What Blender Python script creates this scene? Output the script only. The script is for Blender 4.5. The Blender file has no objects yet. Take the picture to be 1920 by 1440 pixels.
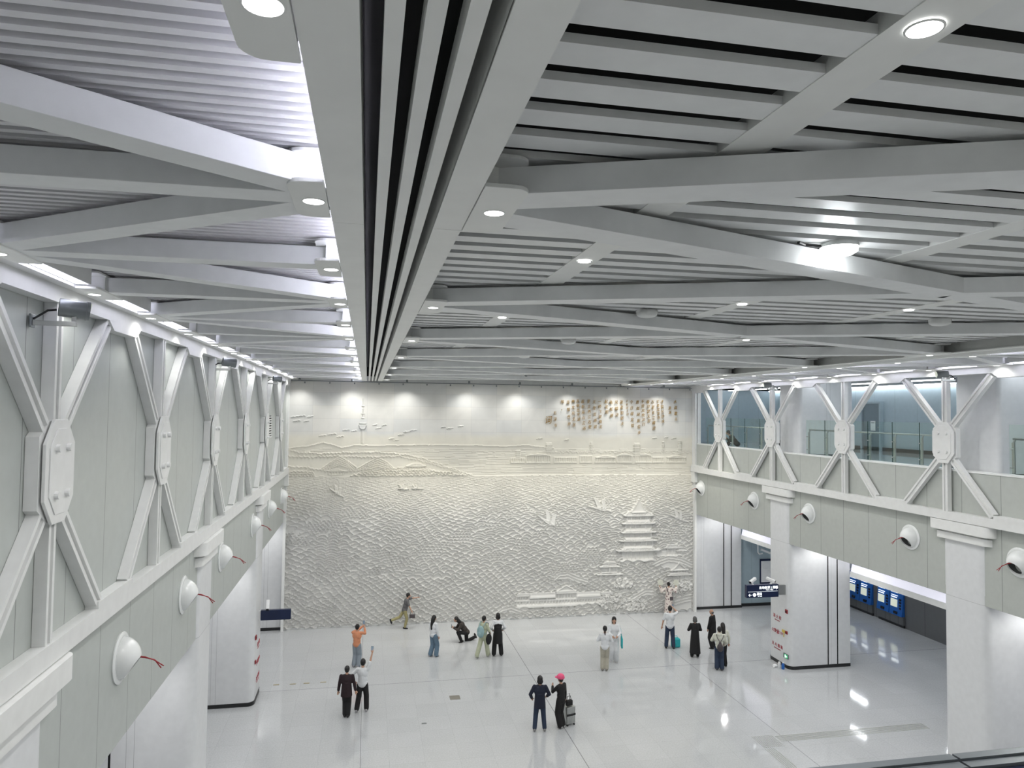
import bpy, bmesh, math, random
import numpy as np
from mathutils import Vector, Matrix
random.seed(7)
PI = math.pi
scene = bpy.context.scene
C = scene.collection

# ------------------------------------------------------------------ camera
cam_d = bpy.data.cameras.new('camera'); cam = bpy.data.objects.new('camera', cam_d); C.objects.link(cam)
_F, _YAW, _PITCH, _ROLL = 1332.2, 0.2003, 0.0389, 0.0120
cy, sy, cp, sp = math.cos(_YAW), math.sin(_YAW), math.cos(_PITCH), math.sin(_PITCH)
fw = Vector((sy*cp, cy*cp, sp)); rt = Vector((cy, -sy, 0)); up = rt.cross(fw)
cr, sr = math.cos(_ROLL), math.sin(_ROLL)
rt, up = cr*rt + sr*up, -sr*rt + cr*up
M = Matrix((rt, up, -fw)).transposed().to_4x4(); M.translation = Vector((0, 0, 9.5))
cam.matrix_world = M
cam_d.sensor_width = 36; cam_d.lens = _F/1920*36; cam_d.clip_start = 0.05; cam_d.clip_end = 200
scene.camera = cam

# ------------------------------------------------------------------ world, exposure
w = bpy.data.worlds.new('world'); scene.world = w; w.use_nodes = True
w.node_tree.nodes['Background'].inputs[0].default_value = (0.75, 0.85, 1, 1)
w.node_tree.nodes['Background'].inputs[1].default_value = 0.25
scene.view_settings.view_transform = 'Standard'; scene.view_settings.look = 'None'
scene.view_settings.gamma = 1; scene.view_settings.use_curve_mapping = False
scene.view_settings.exposure = 0.24

def area(name, loc, size, sizey, power, col=(1,1,1), rot=(0,0,0)):
    l = bpy.data.lights.new(name, 'AREA'); l.shape = 'RECTANGLE'; l.size = size; l.size_y = sizey
    l.energy = power; l.color = col
    o = bpy.data.objects.new(name, l); C.objects.link(o); o.location = loc; o.rotation_euler = rot
    return o
DOWN_P = 85.0        # watts of one ceiling downlight
SPINE_P = 50.0
WASH_P = 70.0        # picture lights over the relief
FLOOD_P = 720.0
COVE_E = 22.0        # emission of the hidden light lines

# ------------------------------------------------------------------ materials
def mat(name, col, rough=0.5, metal=0.0, emis=0.0, ecol=None, alpha=1.0, spec=0.5, noise=0.0, nscale=6.0, bump=0.0, trans=0.0):
    m = bpy.data.materials.new(name); m.use_nodes = True
    nt = m.node_tree; b = nt.nodes['Principled BSDF']
    b.inputs['Base Color'].default_value = (*col, 1); b.inputs['Roughness'].default_value = rough
    b.inputs['Metallic'].default_value = metal; b.inputs['Specular IOR Level'].default_value = spec
    if emis:
        b.inputs['Emission Color'].default_value = (*(ecol or col), 1); b.inputs['Emission Strength'].default_value = emis
    if trans: b.inputs['Transmission Weight'].default_value = trans
    if alpha < 1: b.inputs['Alpha'].default_value = alpha
    tc = nt.nodes.new('ShaderNodeTexCoord'); n = nt.nodes.new('ShaderNodeTexNoise')
    n.inputs['Scale'].default_value = nscale; n.inputs['Detail'].default_value = 6
    nt.links.new(tc.outputs['Object'], n.inputs['Vector'])
    r = nt.nodes.new('ShaderNodeMapRange'); k = noise or 0.03
    r.inputs['From Min'].default_value = 0.3; r.inputs['From Max'].default_value = 0.7
    r.inputs['To Min'].default_value = 1-k; r.inputs['To Max'].default_value = 1+k
    nt.links.new(n.outputs['Fac'], r.inputs['Value'])
    mx = nt.nodes.new('ShaderNodeVectorMath'); mx.operation = 'SCALE'
    mx.inputs[0].default_value = col; nt.links.new(r.outputs[0], mx.inputs['Scale'])
    nt.links.new(mx.outputs[0], b.inputs['Base Color'])
    m['_last'] = 1
    if bump:
        bp = nt.nodes.new('ShaderNodeBump'); bp.inputs['Strength'].default_value = bump; bp.inputs['Distance'].default_value = 0.01
        nt.links.new(n.outputs['Fac'], bp.inputs['Height']); nt.links.new(bp.outputs[0], b.inputs['Normal'])
    return m

def lined(name, col, lines, rough=0.5, linecol=0.45, noise=0.03, spec=0.5):
    """lines: list of (axis, offset, pitch, width) joints cut in a surface, in object space"""
    m = mat(name, col, rough, noise=noise, spec=spec); nt = m.node_tree; b = nt.nodes['Principled BSDF']
    tc = [n for n in nt.nodes if n.type == 'TEX_COORD'][0]
    sep = nt.nodes.new('ShaderNodeSeparateXYZ'); nt.links.new(tc.outputs['Object'], sep.inputs[0])
    acc = None
    for ax, off, pitch, wd in lines:
        a = nt.nodes.new('ShaderNodeMath'); a.operation = 'SUBTRACT'; nt.links.new(sep.outputs[ax], a.inputs[0]); a.inputs[1].default_value = off - wd/2
        d = nt.nodes.new('ShaderNodeMath'); d.operation = 'DIVIDE'; nt.links.new(a.outputs[0], d.inputs[0]); d.inputs[1].default_value = pitch
        f = nt.nodes.new('ShaderNodeMath'); f.operation = 'FRACT'; nt.links.new(d.outputs[0], f.inputs[0])
        l = nt.nodes.new('ShaderNodeMath'); l.operation = 'LESS_THAN'; nt.links.new(f.outputs[0], l.inputs[0]); l.inputs[1].default_value = wd/pitch
        if acc is None: acc = l
        else:
            mx = nt.nodes.new('ShaderNodeMath'); mx.operation = 'MAXIMUM'
            nt.links.new(acc.outputs[0], mx.inputs[0]); nt.links.new(l.outputs[0], mx.inputs[1]); acc = mx
    src = b.inputs['Base Color'].links[0].from_socket
    mix = nt.nodes.new('ShaderNodeMix'); mix.data_type = 'RGBA'
    nt.links.new(acc.outputs[0], mix.inputs[0]); nt.links.new(src, mix.inputs[6])
    mix.inputs[7].default_value = (col[0]*linecol, col[1]*linecol, col[2]*linecol, 1)
    nt.links.new(mix.outputs[2], b.inputs['Base Color'])
    return m

MT = dict(
 white = mat('white_paint', (0.78, 0.79, 0.78), 0.42),
 beam = mat('beam_paint', (0.84, 0.855, 0.86), 0.45),
 band = mat('band_panel', (0.87, 0.88, 0.86), 0.45, noise=0.025, nscale=3),
 slat = mat('slat_paint', (0.84, 0.855, 0.855), 0.38),
 slatL = mat('slat_paint_fine', (0.76, 0.76, 0.78), 0.45),
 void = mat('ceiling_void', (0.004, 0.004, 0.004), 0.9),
 black = mat('black_plinth', (0.012, 0.013, 0.014), 0.35),
 panel = lined('grey_wall_panel', (0.50, 0.53, 0.50), [('Y', 8.67, 1.25, 0.014)], 0.33, 0.35),
 panelL = lined('grey_lintel_panel', (0.455, 0.485, 0.465), [('Y', 10.53, 1.215, 0.014)], 0.38, 0.4),
 panelR = lined('grey_lintel_panel_right', (0.455, 0.48, 0.455), [('Y', 15.15, 1.21, 0.014)], 0.38, 0.4),
 col = lined('column_panel', (0.70, 0.715, 0.73), [('X', 16.25, 2.9, 0.008), ('X', -4.2, 2.9, 0.008), ('Z', 4.66, 9, 0.008)], 0.32, 0.55),
 truss = mat('truss_paint', (0.74, 0.75, 0.745), 0.4),
 bluegrey = lined('blue_grey_wall', (0.36, 0.45, 0.50), [('Y', 28.9, 1.25, 0.012), ('X', 18.9, 1.2, 0.012)], 0.3, 0.6),
 steel = mat('brushed_steel', (0.45, 0.46, 0.45), 0.3, metal=1.0),
 dsteel = lined('dark_steel_wall', (0.12, 0.125, 0.13), [('Y', 26.9, 1.5, 0.02)], 0.35, 0.2),
 lamp = mat('lamp_diffuser', (1, 1, 1), 0.5, emis=6, ecol=(1, 1, 0.98)),
 lampoff = mat('dome_diffuser', (0.75, 0.76, 0.75), 0.35),
 cove = mat('cove_light', (1, 1, 1), 0.5, emis=COVE_E, ecol=(0.86, 0.85, 1.0)),

 trough = mat('trough_light', (1, 1, 1), 0.5, emis=5, ecol=(0.86, 0.85, 1.0)),
 glow = mat('painted_glow_panel', (0.8, 0.8, 0.9), 0.5, emis=0.36, ecol=(0.86, 0.86, 1.0)),  # back panel of the cove, the light on it put in as emission
 gline = mat('gallery_line', (1, 1, 1), 0.5, emis=16, ecol=(0.92, 0.96, 1.0)),
 tline = mat('ticket_line', (1, 1, 1), 0.5, emis=55, ecol=(0.92, 0.96, 1.0)),
 guide = mat('guide_strip', (0.50, 0.51, 0.49), 0.3, metal=0.3),
 gedge = mat('glass_edge', (0.03, 0.07, 0.06), 0.2),
 gslat = mat('gallery_slat', (0.30, 0.31, 0.32), 0.5),
 ring = mat('lamp_ring', (0.86, 0.87, 0.86), 0.5),
 navy = mat('sign_navy', (0.004, 0.012, 0.05), 0.3),
 signtext = mat('sign_text', (1, 1, 1), 0.5, emis=1.3, ecol=(0.9, 0.97, 1)),
 camwhite = mat('camera_white', (0.8, 0.81, 0.82), 0.35),
 camgrey = mat('camera_grey', (0.22, 0.24, 0.25), 0.35, metal=0.6),
 cblack = mat('gloss_black', (0.01, 0.01, 0.012), 0.2),
 red = mat('red_paint', (0.30, 0.012, 0.02), 0.4),
 redtext = mat('red_lettering', (0.42, 0.03, 0.05), 0.5),
 gold = mat('gold_lettering', (0.40, 0.25, 0.07), 0.4, metal=0.3),
 yellow = mat('yellow_tag', (0.65, 0.50, 0.10), 0.5),
 blue = mat('machine_blue', (0.012, 0.11, 0.42), 0.3),
 screen = mat('machine_screen', (0.7, 0.75, 0.62), 0.4, emis=0.35, ecol=(0.85, 0.9, 0.75)),
 jet = mat('jet_white', (0.78, 0.80, 0.80), 0.18),
 duct = mat('duct_inside', (0.05, 0.055, 0.055), 0.6),
 glassp = None,
)
def glass_mat():
    m = bpy.data.materials.new('balustrade_glass'); m.use_nodes = True; nt = m.node_tree
    for n in list(nt.nodes): nt.nodes.remove(n)
    o = nt.nodes.new('ShaderNodeOutputMaterial'); tr = nt.nodes.new('ShaderNodeBsdfTransparent'); gl = nt.nodes.new('ShaderNodeBsdfGlossy')
    tr.inputs[0].default_value = (0.91, 0.965, 0.945, 1); gl.inputs['Roughness'].default_value = 0.02
    mx = nt.nodes.new('ShaderNodeMixShader'); mx.inputs[0].default_value = 0.06; nt.links.new(tr.outputs[0], mx.inputs[1]); nt.links.new(gl.outputs[0], mx.inputs[2])
    nt.links.new(mx.outputs[0], o.inputs[0]); return m
MT['glassp'] = glass_mat()

def floor_mat():
    m = mat('granite_floor', (0.55, 0.565, 0.575), 0.06, spec=0.75); nt = m.node_tree; b = nt.nodes['Principled BSDF']
    tc = [n for n in nt.nodes if n.type == 'TEX_COORD'][0]
    n1 = nt.nodes.new('ShaderNodeTexNoise'); n1.inputs['Scale'].default_value = 24; n1.inputs['Detail'].default_value = 5; n1.inputs['Roughness'].default_value = 0.75
    n2 = nt.nodes.new('ShaderNodeTexNoise'); n2.inputs['Scale'].default_value = 0.8; n2.inputs['Detail'].default_value = 3
    nt.links.new(tc.outputs['Object'], n1.inputs[0]); nt.links.new(tc.outputs['Object'], n2.inputs[0])
    br = nt.nodes.new('ShaderNodeTexBrick'); br.offset = 0; br.inputs['Scale'].default_value = 1
    br.inputs['Brick Width'].default_value = 0.95; br.inputs['Row Height'].default_value = 0.95; br.inputs['Mortar Size'].default_value = 0.0035
    br.inputs['Color1'].default_value = (0.98, 0.98, 0.98, 1); br.inputs['Color2'].default_value = (1.03, 1.03, 1.03, 1); br.inputs['Mortar'].default_value = (0.80, 0.80, 0.80, 1)
    mp = nt.nodes.new('ShaderNodeMapping'); mp.inputs['Location'].default_value = (0.18, 0.3, 0); nt.links.new(tc.outputs['Object'], mp.inputs[0]); nt.links.new(mp.outputs[0], br.inputs[0])
    cr_ = nt.nodes.new('ShaderNodeMapRange'); cr_.inputs['From Min'].default_value = 0.3; cr_.inputs['From Max'].default_value = 0.7; cr_.inputs['To Min'].default_value = 0.85; cr_.inputs['To Max'].default_value = 1.12
    nt.links.new(n1.outputs['Fac'], cr_.inputs['Value'])
    c2 = nt.nodes.new('ShaderNodeMapRange'); c2.inputs['To Min'].default_value = 0.94; c2.inputs['To Max'].default_value = 1.06; nt.links.new(n2.outputs['Fac'], c2.inputs['Value'])
    a = nt.nodes.new('ShaderNodeMath'); a.operation = 'MULTIPLY'; nt.links.new(cr_.outputs[0], a.inputs[0]); nt.links.new(c2.outputs[0], a.inputs[1])
    # two long dark joints (x = 6.0 and y = 25.4)
    sep = nt.nodes.new('ShaderNodeSeparateXYZ'); nt.links.new(tc.outputs['Object'], sep.inputs[0])
    last = a
    for ax, v, wd in (('X', 6.0, 0.012), ('Y', 25.4, 0.010), ('X', 0.0, 0.007), ('X', 12.2, 0.008)):
        s = nt.nodes.new('ShaderNodeMath'); s.operation = 'SUBTRACT'; nt.links.new(sep.outputs[ax], s.inputs[0]); s.inputs[1].default_value = v
        ab = nt.nodes.new('ShaderNodeMath'); ab.operation = 'ABSOLUTE'; nt.links.new(s.outputs[0], ab.inputs[0])
        g = nt.nodes.new('ShaderNodeMath'); g.operation = 'GREATER_THAN'; nt.links.new(ab.outputs[0], g.inputs[0]); g.inputs[1].default_value = wd
        r = nt.nodes.new('ShaderNodeMapRange'); r.inputs['To Min'].default_value = 0.45; nt.links.new(g.outputs[0], r.inputs['Value'])
        mm = nt.nodes.new('ShaderNodeMath'); mm.operation = 'MULTIPLY'; nt.links.new(last.outputs[0], mm.inputs[0]); nt.links.new(r.outputs[0], mm.inputs[1]); last = mm
    v1 = nt.nodes.new('ShaderNodeVectorMath'); v1.operation = 'SCALE'; nt.links.new(br.outputs['Color'], v1.inputs[0]); nt.links.new(last.outputs[0], v1.inputs['Scale'])
    v2 = nt.nodes.new('ShaderNodeVectorMath'); v2.operation = 'MULTIPLY'; nt.links.new(v1.outputs[0], v2.inputs[0]); v2.inputs[1].default_value = (0.515, 0.53, 0.545)
    nt.links.new(v2.outputs[0], b.inputs['Base Color']); return m
MT['floor'] = floor_mat()

def marble_mat():
    m = mat('marble_relief', (0.74, 0.725, 0.68), 0.75, spec=0.2); nt = m.node_tree; b = nt.nodes['Principled BSDF']
    tc = [n for n in nt.nodes if n.type == 'TEX_COORD'][0]
    mp = nt.nodes.new('ShaderNodeMapping'); mp.inputs['Rotation'].default_value = (-PI/2, 0, 0); mp.inputs['Location'].default_value = (0.2, -0.21, 0)
    sep = nt.nodes.new('ShaderNodeSeparateXYZ'); nt.links.new(tc.outputs['Object'], sep.inputs[0])
    cmb = nt.nodes.new('ShaderNodeCombineXYZ'); nt.links.new(sep.outputs['X'], cmb.inputs[0])
    ad = nt.nodes.new('ShaderNodeMath'); ad.operation = 'ADD'; ad.inputs[1].default_value = -0.48; nt.links.new(sep.outputs['Z'], ad.inputs[0]); nt.links.new(ad.outputs[0], cmb.inputs[1])
    br = nt.nodes.new('ShaderNodeTexBrick'); br.offset = 0; br.inputs['Scale'].default_value = 1; br.inputs['Brick Width'].default_value = 1.17; br.inputs['Row Height'].default_value = 0.575; br.inputs['Mortar Size'].default_value = 0.004
    br.inputs['Color1'].default_value = (0.74, 0.73, 0.69, 1); br.inputs['Color2'].default_value = (0.67, 0.68, 0.67, 1); br.inputs['Mortar'].default_value = (0.56, 0.555, 0.53, 1); br.inputs['Bias'].default_value = -0.2
    nt.links.new(cmb.outputs[0], br.inputs[0])
    # relief part (below z = 8.3) has no joints; the mid band's warm light is painted in
    g = nt.nodes.new('ShaderNodeMapRange'); g.interpolation_type = 'SMOOTHSTEP'; g.inputs['From Min'].default_value = 8.55; g.inputs['From Max'].default_value = 8.2; nt.links.new(sep.outputs['Z'], g.inputs['Value'])
    g2 = nt.nodes.new('ShaderNodeMapRange'); g2.inputs['From Min'].default_value = 6.9; g2.inputs['From Max'].default_value = 4.5; nt.links.new(sep.outputs['Z'], g2.inputs['Value'])
    mz = nt.nodes.new('ShaderNodeMix'); mz.data_type = 'RGBA'; nt.links.new(g2.outputs[0], mz.inputs[0]); mz.inputs[6].default_value = (0.76, 0.735, 0.65, 1); mz.inputs[7].default_value = (0.72, 0.72, 0.70, 1)
    mx = nt.nodes.new('ShaderNodeMix'); mx.data_type = 'RGBA'; nt.links.new(g.outputs[0], mx.inputs[0]); nt.links.new(br.outputs['Color'], mx.inputs[6]); nt.links.new(mz.outputs[2], mx.inputs[7])
    n = nt.nodes.new('ShaderNodeTexNoise'); n.inputs['Scale'].default_value = 0.9; n.inputs['Detail'].default_value = 8; n.inputs['Distortion'].default_value = 1.5; nt.links.new(tc.outputs['Object'], n.inputs[0])
    r = nt.nodes.new('ShaderNodeMapRange'); r.inputs['From Min'].default_value = 0.35; r.inputs['From Max'].default_value = 0.65; r.inputs['To Min'].default_value = 0.955; r.inputs['To Max'].default_value = 1.03; nt.links.new(n.outputs['Fac'], r.inputs['Value'])
    v = nt.nodes.new('ShaderNodeVectorMath'); v.operation = 'SCALE'; nt.links.new(mx.outputs[2], v.inputs[0]); nt.links.new(r.outputs[0], v.inputs['Scale']); nt.links.new(v.outputs[0], b.inputs['Base Color'])
    return m
MT['marble'] = marble_mat()

# ------------------------------------------------------------------ mesh helpers
class MB:
    def __init__(s): s.v = []; s.f = []
    def add(s, vs, fs):
        o = len(s.v); s.v += [tuple(p) for p in vs]; s.f += [tuple(i+o for i in f) for f in fs]; return s
    def box(s, x0, x1, y0, y1, z0, z1):
        return s.add([(x0,y0,z0),(x1,y0,z0),(x1,y1,z0),(x0,y1,z0),(x0,y0,z1),(x1,y0,z1),(x1,y1,z1),(x0,y1,z1)],
                     [(0,3,2,1),(4,5,6,7),(0,1,5,4),(1,2,6,5),(2,3,7,6),(3,0,4,7)])
    def prism(s, poly, a, b, ax='Z'):
        """extrude a CCW polygon of (u,v) along ax from a to b; Z:(x,y) X:(y,z) Y:(x,z)"""
        def P(u, v, w): return (u, v, w) if ax == 'Z' else ((w, u, v) if ax == 'X' else (u, w, v))
        n = len(poly); vs = [P(u, v, a) for u, v in poly] + [P(u, v, b) for u, v in poly]
        fs = [tuple(range(n-1, -1, -1)), tuple(range(n, 2*n))] + [(i, (i+1) % n, n+(i+1) % n, n+i) for i in range(n)]
        if ax == 'Y': fs = [tuple(reversed(f)) for f in fs]
        return s.add(vs, fs)
    def sweep(s, prof, p, q, side, close=True):
        """profile of (u,v) pts swept from p to q; u along `side`, v along the other perpendicular"""
        p = Vector(p); q = Vector(q); d = (q-p).normalized(); u = Vector(side); u = (u - d*u.dot(d)).normalized(); v = d.cross(u)
        n = len(prof); vs = [p+u*a+v*b for a, b in prof] + [q+u*a+v*b for a, b in prof]
        return s.add(vs, [tuple(range(n-1, -1, -1)), tuple(range(n, 2*n))] + [(i, (i+1) % n, n+(i+1) % n, n+i) for i in range(n)])
    def bar(s, p, q, w, h, side=(0, 0, 1)):
        return s.sweep([(-h/2,-w/2),(h/2,-w/2),(h/2,w/2),(-h/2,w/2)], p, q, side)
    def cyl(s, p, q, r0, r1=None, n=16, cap=True):
        r1 = r0 if r1 is None else r1
        p = Vector(p); q = Vector(q); d = (q-p).normalized(); a = Vector((0,0,1)) if abs(d.z) < .9 else Vector((1,0,0))
        u = d.cross(a).normalized(); v = d.cross(u)
        vs = []
        for c, r in ((p, r0), (q, r1)):
            for i in range(n): t = 2*PI*i/n; vs.append(c + (u*math.cos(t)+v*math.sin(t))*r)
        fs = [(i, (i+1) % n, n+(i+1) % n, n+i) for i in range(n)]
        if cap: fs += [tuple(range(n-1, -1, -1)), tuple(range(n, 2*n))]
        return s.add(vs, fs)
    def tube(s, pts, r, n=8):
        pts = [Vector(p) for p in pts]; rs = r if isinstance(r, (list, tuple)) else [r]*len(pts); rings = []; vs = []
        pu = None
        for i, p in enumerate(pts):
            d = (pts[min(i+1, len(pts)-1)] - pts[max(i-1, 0)]).normalized()
            a = pu if pu is not None else (Vector((0,0,1)) if abs(d.z) < .9 else Vector((1,0,0)))
            u = (a - d*a.dot(d)).normalized(); v = d.cross(u); pu = u
            vs += [p + (u*math.cos(2*PI*j/n)+v*math.sin(2*PI*j/n))*rs[i] for j in range(n)]
        fs = []
        for i in range(len(pts)-1):
            for j in range(n): fs.append((i*n+j, i*n+(j+1) % n, (i+1)*n+(j+1) % n, (i+1)*n+j))
        fs += [tuple(range(n-1, -1, -1)), tuple(range((len(pts)-1)*n, len(pts)*n))]
        return s.add(vs, fs)
    def lathe(s, prof, o, axis, n=24):
        """prof: (radius, distance along axis); o origin; axis direction"""
        o = Vector(o); d = Vector(axis).normalized(); a = Vector((0,0,1)) if abs(d.z) < .9 else Vector((1,0,0)); u = d.cross(a).normalized(); v = d.cross(u)
        vs = []; m = len(prof)
        for r, t in prof:
            for j in range(n): vs.append(o + d*t + (u*math.cos(2*PI*j/n)+v*math.sin(2*PI*j/n))*r)
        fs = [(i*n+j, i*n+(j+1) % n, (i+1)*n+(j+1) % n, (i+1)*n+j) for i in range(m-1) for j in range(n)]
        return s.add(vs, fs)
    def ball(s, c, r, sc=(1, 1, 1), n=14, m=9, rot=None):
        c = Vector(c); vs = []; 
        for i in range(m+1):
            th = PI*i/m
            for j in range(n):
                ph = 2*PI*j/n; p = Vector((math.sin(th)*math.cos(ph)*sc[0], math.sin(th)*math.sin(ph)*sc[1], math.cos(th)*sc[2]))*r
                if rot: p = rot @ p
                vs.append(c+p)
        return s.add(vs, [(i*n+j, (i+1)*n+j, (i+1)*n+(j+1) % n, i*n+(j+1) % n) for i in range(m) for j in range(n)])
    def build(s, name, m, parent=None, world=True, smooth=False, bevel=0.0, link=True):
        me = bpy.data.meshes.new(name); off = parent_loc(parent) if (parent and world) else Vector((0, 0, 0))
        me.from_pydata([Vector(p)-off for p in s.v] if off.length else s.v, [], s.f)
        me.validate(); me.update(); me.materials.append(MT[m] if isinstance(m, str) else m)
        o = bpy.data.objects.new(name, me); C.objects.link(o)
        if parent: o.parent = parent
        if smooth is True: me.polygons.foreach_set('use_smooth', [True]*len(me.polygons))
        elif smooth:
            me.polygons.foreach_set('use_smooth', [True]*len(me.polygons)); me.set_sharp_from_angle(angle=smooth)
        if bevel:
            b = o.modifiers.new('b', 'BEVEL'); b.width = bevel; b.segments = 2; b.limit_method = 'ANGLE'
        return o
def parent_loc(p):
    v = Vector((0, 0, 0))
    while p: v = v + p.location; p = p.parent
    return v
def rrect(x0, x1, y0, y1, r, corners='abcd', n=6):
    """CCW polygon with rounded corners; a=(x0,y0) b=(x1,y0) c=(x1,y1) d=(x0,y1)"""
    out = []
    for nm, cx, cy_, t0 in (('a', x0, y0, PI), ('b', x1, y0, 1.5*PI), ('c', x1, y1, 0), ('d', x0, y1, .5*PI)):
        if nm in corners:
            ox = cx + (r if cx == x0 else -r); oy = cy_ + (r if cy_ == y0 else -r)
            for i in range(n+1): t = t0 + .5*PI*i/n; out.append((ox+r*math.cos(t), oy+r*math.sin(t)))
        else: out.append((cx, cy_))
    return out
def tag(o, label, cat, group=None):
    o['label'] = label; o['category'] = cat
    if group: o['group'] = group
    return o
def thing(name, label, cat, loc=(0, 0, 0), rz=0, group=None):
    o = bpy.data.objects.new(name, None); C.objects.link(o); o.location = loc; o.rotation_euler = (0, 0, rz); o.empty_display_size = 0.1
    return tag(o, label, cat, group)
def struct(o): o['kind'] = 'structure'; return o
def copy_tree(o, parent=None):
    c = o.copy(); C.objects.link(c); c.parent = parent
    for ch in list(o.children): copy_tree(ch, c)
    return c
def dup(o, loc, label, rz=None):
    c = copy_tree(o); c.location = loc; c['label'] = label
    if rz is not None: c.rotation_euler = (0, 0, rz)
    return c
ORD = ['nearest', 'second', 'third', 'fourth', 'fifth', 'sixth', 'seventh', 'eighth', 'ninth', 'tenth', 'eleventh', 'twelfth', 'thirteenth', 'fourteenth', 'fifteenth', 'sixteenth']
def nth(i): return ORD[i] if i else 'nearest'
def text(name, body, m, parent, loc, size, normal_rot, ext=0.004, ax='CENTER', ay='CENTER', sp=1.0, shear=0.0, sx=1.0):
    cu = bpy.data.curves.new(name, 'FONT'); cu.body = body; cu.size = size; cu.extrude = ext; cu.align_x = ax; cu.align_y = ay; cu.space_line = sp; cu.shear = shear
    cu.materials.append(MT[m]); cu.resolution_u = 2
    o = bpy.data.objects.new(name, cu); C.objects.link(o)
    if parent: o.parent = parent; o.location = Vector(loc) - parent_loc(parent)
    else: o.location = loc
    o.rotation_euler = normal_rot; o.scale = (sx, 1, 1)
    bpy.context.view_layer.update()
    me = bpy.data.meshes.new_from_object(o.evaluated_get(bpy.context.evaluated_depsgraph_get())); o2 = bpy.data.objects.new(name, me); C.objects.link(o2)
    o2.parent = o.parent; o2.location = o.location; o2.rotation_euler = o.rotation_euler; o2.scale = o.scale
    if not me.materials: me.materials.append(MT[m])
    bpy.data.objects.remove(o); bpy.data.curves.remove(cu)
    return o2
FACE_NEG_X = (PI/2, 0, -PI/2)   # text readable when looking towards +x
FACE_POS_X = (PI/2, 0, PI/2)
FACE_NEG_Y = (PI/2, 0, 0)
# ------------------------------------------------------------------ setting: floor, walls, ceilings
XL, XR, YM, ZC = -3.39, 15.61, 32.30, 10.80
COLY = (8.1, 16.55, 24.95)           # column centres along the hall
def S(name, mb, m, **k): return struct(mb.build(name, m, None, **k))
S('floor', MB().box(-9.2, 24.6, -4, 36.2, -0.2, 0), 'floor')
S('wall_back', MB().box(-9.2, 15.84, YM+0.06, YM+0.4, 0, 12.4), 'white')
S('wall_front', MB().box(-9.2, 24.6, -4.4, -4, 0, 12.4), 'white')
S('floor_bridge', MB().box(XL-.2, XR+.2, -4, 0.9, 7.4, 7.98), 'white')
S('wall_left', MB().box(-3.9, -3.44, -4, YM, 4.645, 12.4), 'panelL')
S('wall_left_outer', MB().box(-9.2, -9.0, -4, YM, 0, 4.8), 'white')
S('ceiling_left_aisle', MB().box(-9.0, -3.9, -4, YM, 4.9, 5.0), 'white')
S('wall_right', MB().box(15.66, 16.02, -4, YM, 4.645, 8.03), 'panelR')
S('trim_1', MB().box(15.64, 16.06, -4, YM+.3, 8.03, 8.07), 'white')
S('floor_gallery', MB().box(16.02, 22.1, -4, 36.2, 7.85, 7.98), 'floor')
S('wall_right_gallery', MB().box(22.0, 22.3, -4, 36.2, 7.98, 10.78), 'bluegrey')
S('wall_back_gallery', MB().box(15.84, 22.0, 36.0, 36.3, 7.98, 11.2), 'bluegrey')
S('baseboard_gallery', MB().box(21.93, 22.0, -4, 36.0, 7.98, 8.14), 'black')
# ticket side room behind the right opening
S('wall_back_aisle', MB().box(15.9, 24.6, 32.6, 32.8, 0, 4.8), 'bluegrey')
S('baseboard_aisle', MB().box(18.2, 23.8, 32.55, 32.6, 0, 0.14), 'black')
S('wall_right_outer', MB().box(23.81, 24.2, -4, 32.6, 0, 3.6), 'dsteel')
S('ceiling_right_aisle', MB().box(18.5, 24.6, -4, 32.6, 3.5, 3.6), 'beam')
S('ceiling_right_soffit', MB().box(15.95, 18.6, -4, 32.6, 4.9, 5.0), 'white')
# void above the suspended ceiling
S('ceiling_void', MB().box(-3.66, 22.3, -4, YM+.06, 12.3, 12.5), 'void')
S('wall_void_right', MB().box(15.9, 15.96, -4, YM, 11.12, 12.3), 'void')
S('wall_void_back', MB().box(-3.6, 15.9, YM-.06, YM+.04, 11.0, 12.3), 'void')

# door recess of the gallery wall
d = S('door_1', MB().box(21.93, 22.02, 27.18, 28.28, 7.98, 10.04), mat('door_leaf', (0.17, 0.22, 0.25), 0.4))
fr_ = MB().box(21.84, 22.0, 27.08, 27.18, 7.98, 10.14).box(21.84, 22.0, 28.28, 28.38, 7.98, 10.14).box(21.84, 22.0, 27.18, 28.28, 10.04, 10.14).build('door_frame', 'bluegrey', d)
MB().cyl((21.9, 27.32, 9.0), (21.93, 27.32, 9.0), .03).build('door_handle', 'steel', d)

# ------------------------------------------------------------------ openings: ledge, with the hidden light's glow painted into the panel above
def cove(side, y0, y1, n):
    x = 18.16 if side > 0 else -5.94; s = side
    lab = 'white ledge under a lavender glow, %s' % n
    t = thing('light_ledge', lab, 'light ledge', (x, (y0+y1)/2, 3.37), group=None)
    MB().box(min(x, x+s*.16), max(x, x+s*.16), y0, y1, 3.37, 3.57).box(min(x+s*.02, x+s*.33), max(x+s*.02, x+s*.33), y0, y1, 3.37, 3.43).build('ledge', 'white', t)
    MB().prism([(x+s*.03, 3.572), (x+s*.30, 4.88), (x+s*.34, 4.88), (x+s*.07, 3.572)][::s], y0, y1, 'Y').build('painted_glow_panel', 'glow', t)
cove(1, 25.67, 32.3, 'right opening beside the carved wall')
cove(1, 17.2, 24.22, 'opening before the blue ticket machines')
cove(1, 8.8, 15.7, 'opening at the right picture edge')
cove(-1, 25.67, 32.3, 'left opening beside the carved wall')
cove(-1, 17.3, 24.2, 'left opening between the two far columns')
cove(-1, 8.8, 15.9, 'left opening nearest the viewer')

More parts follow.
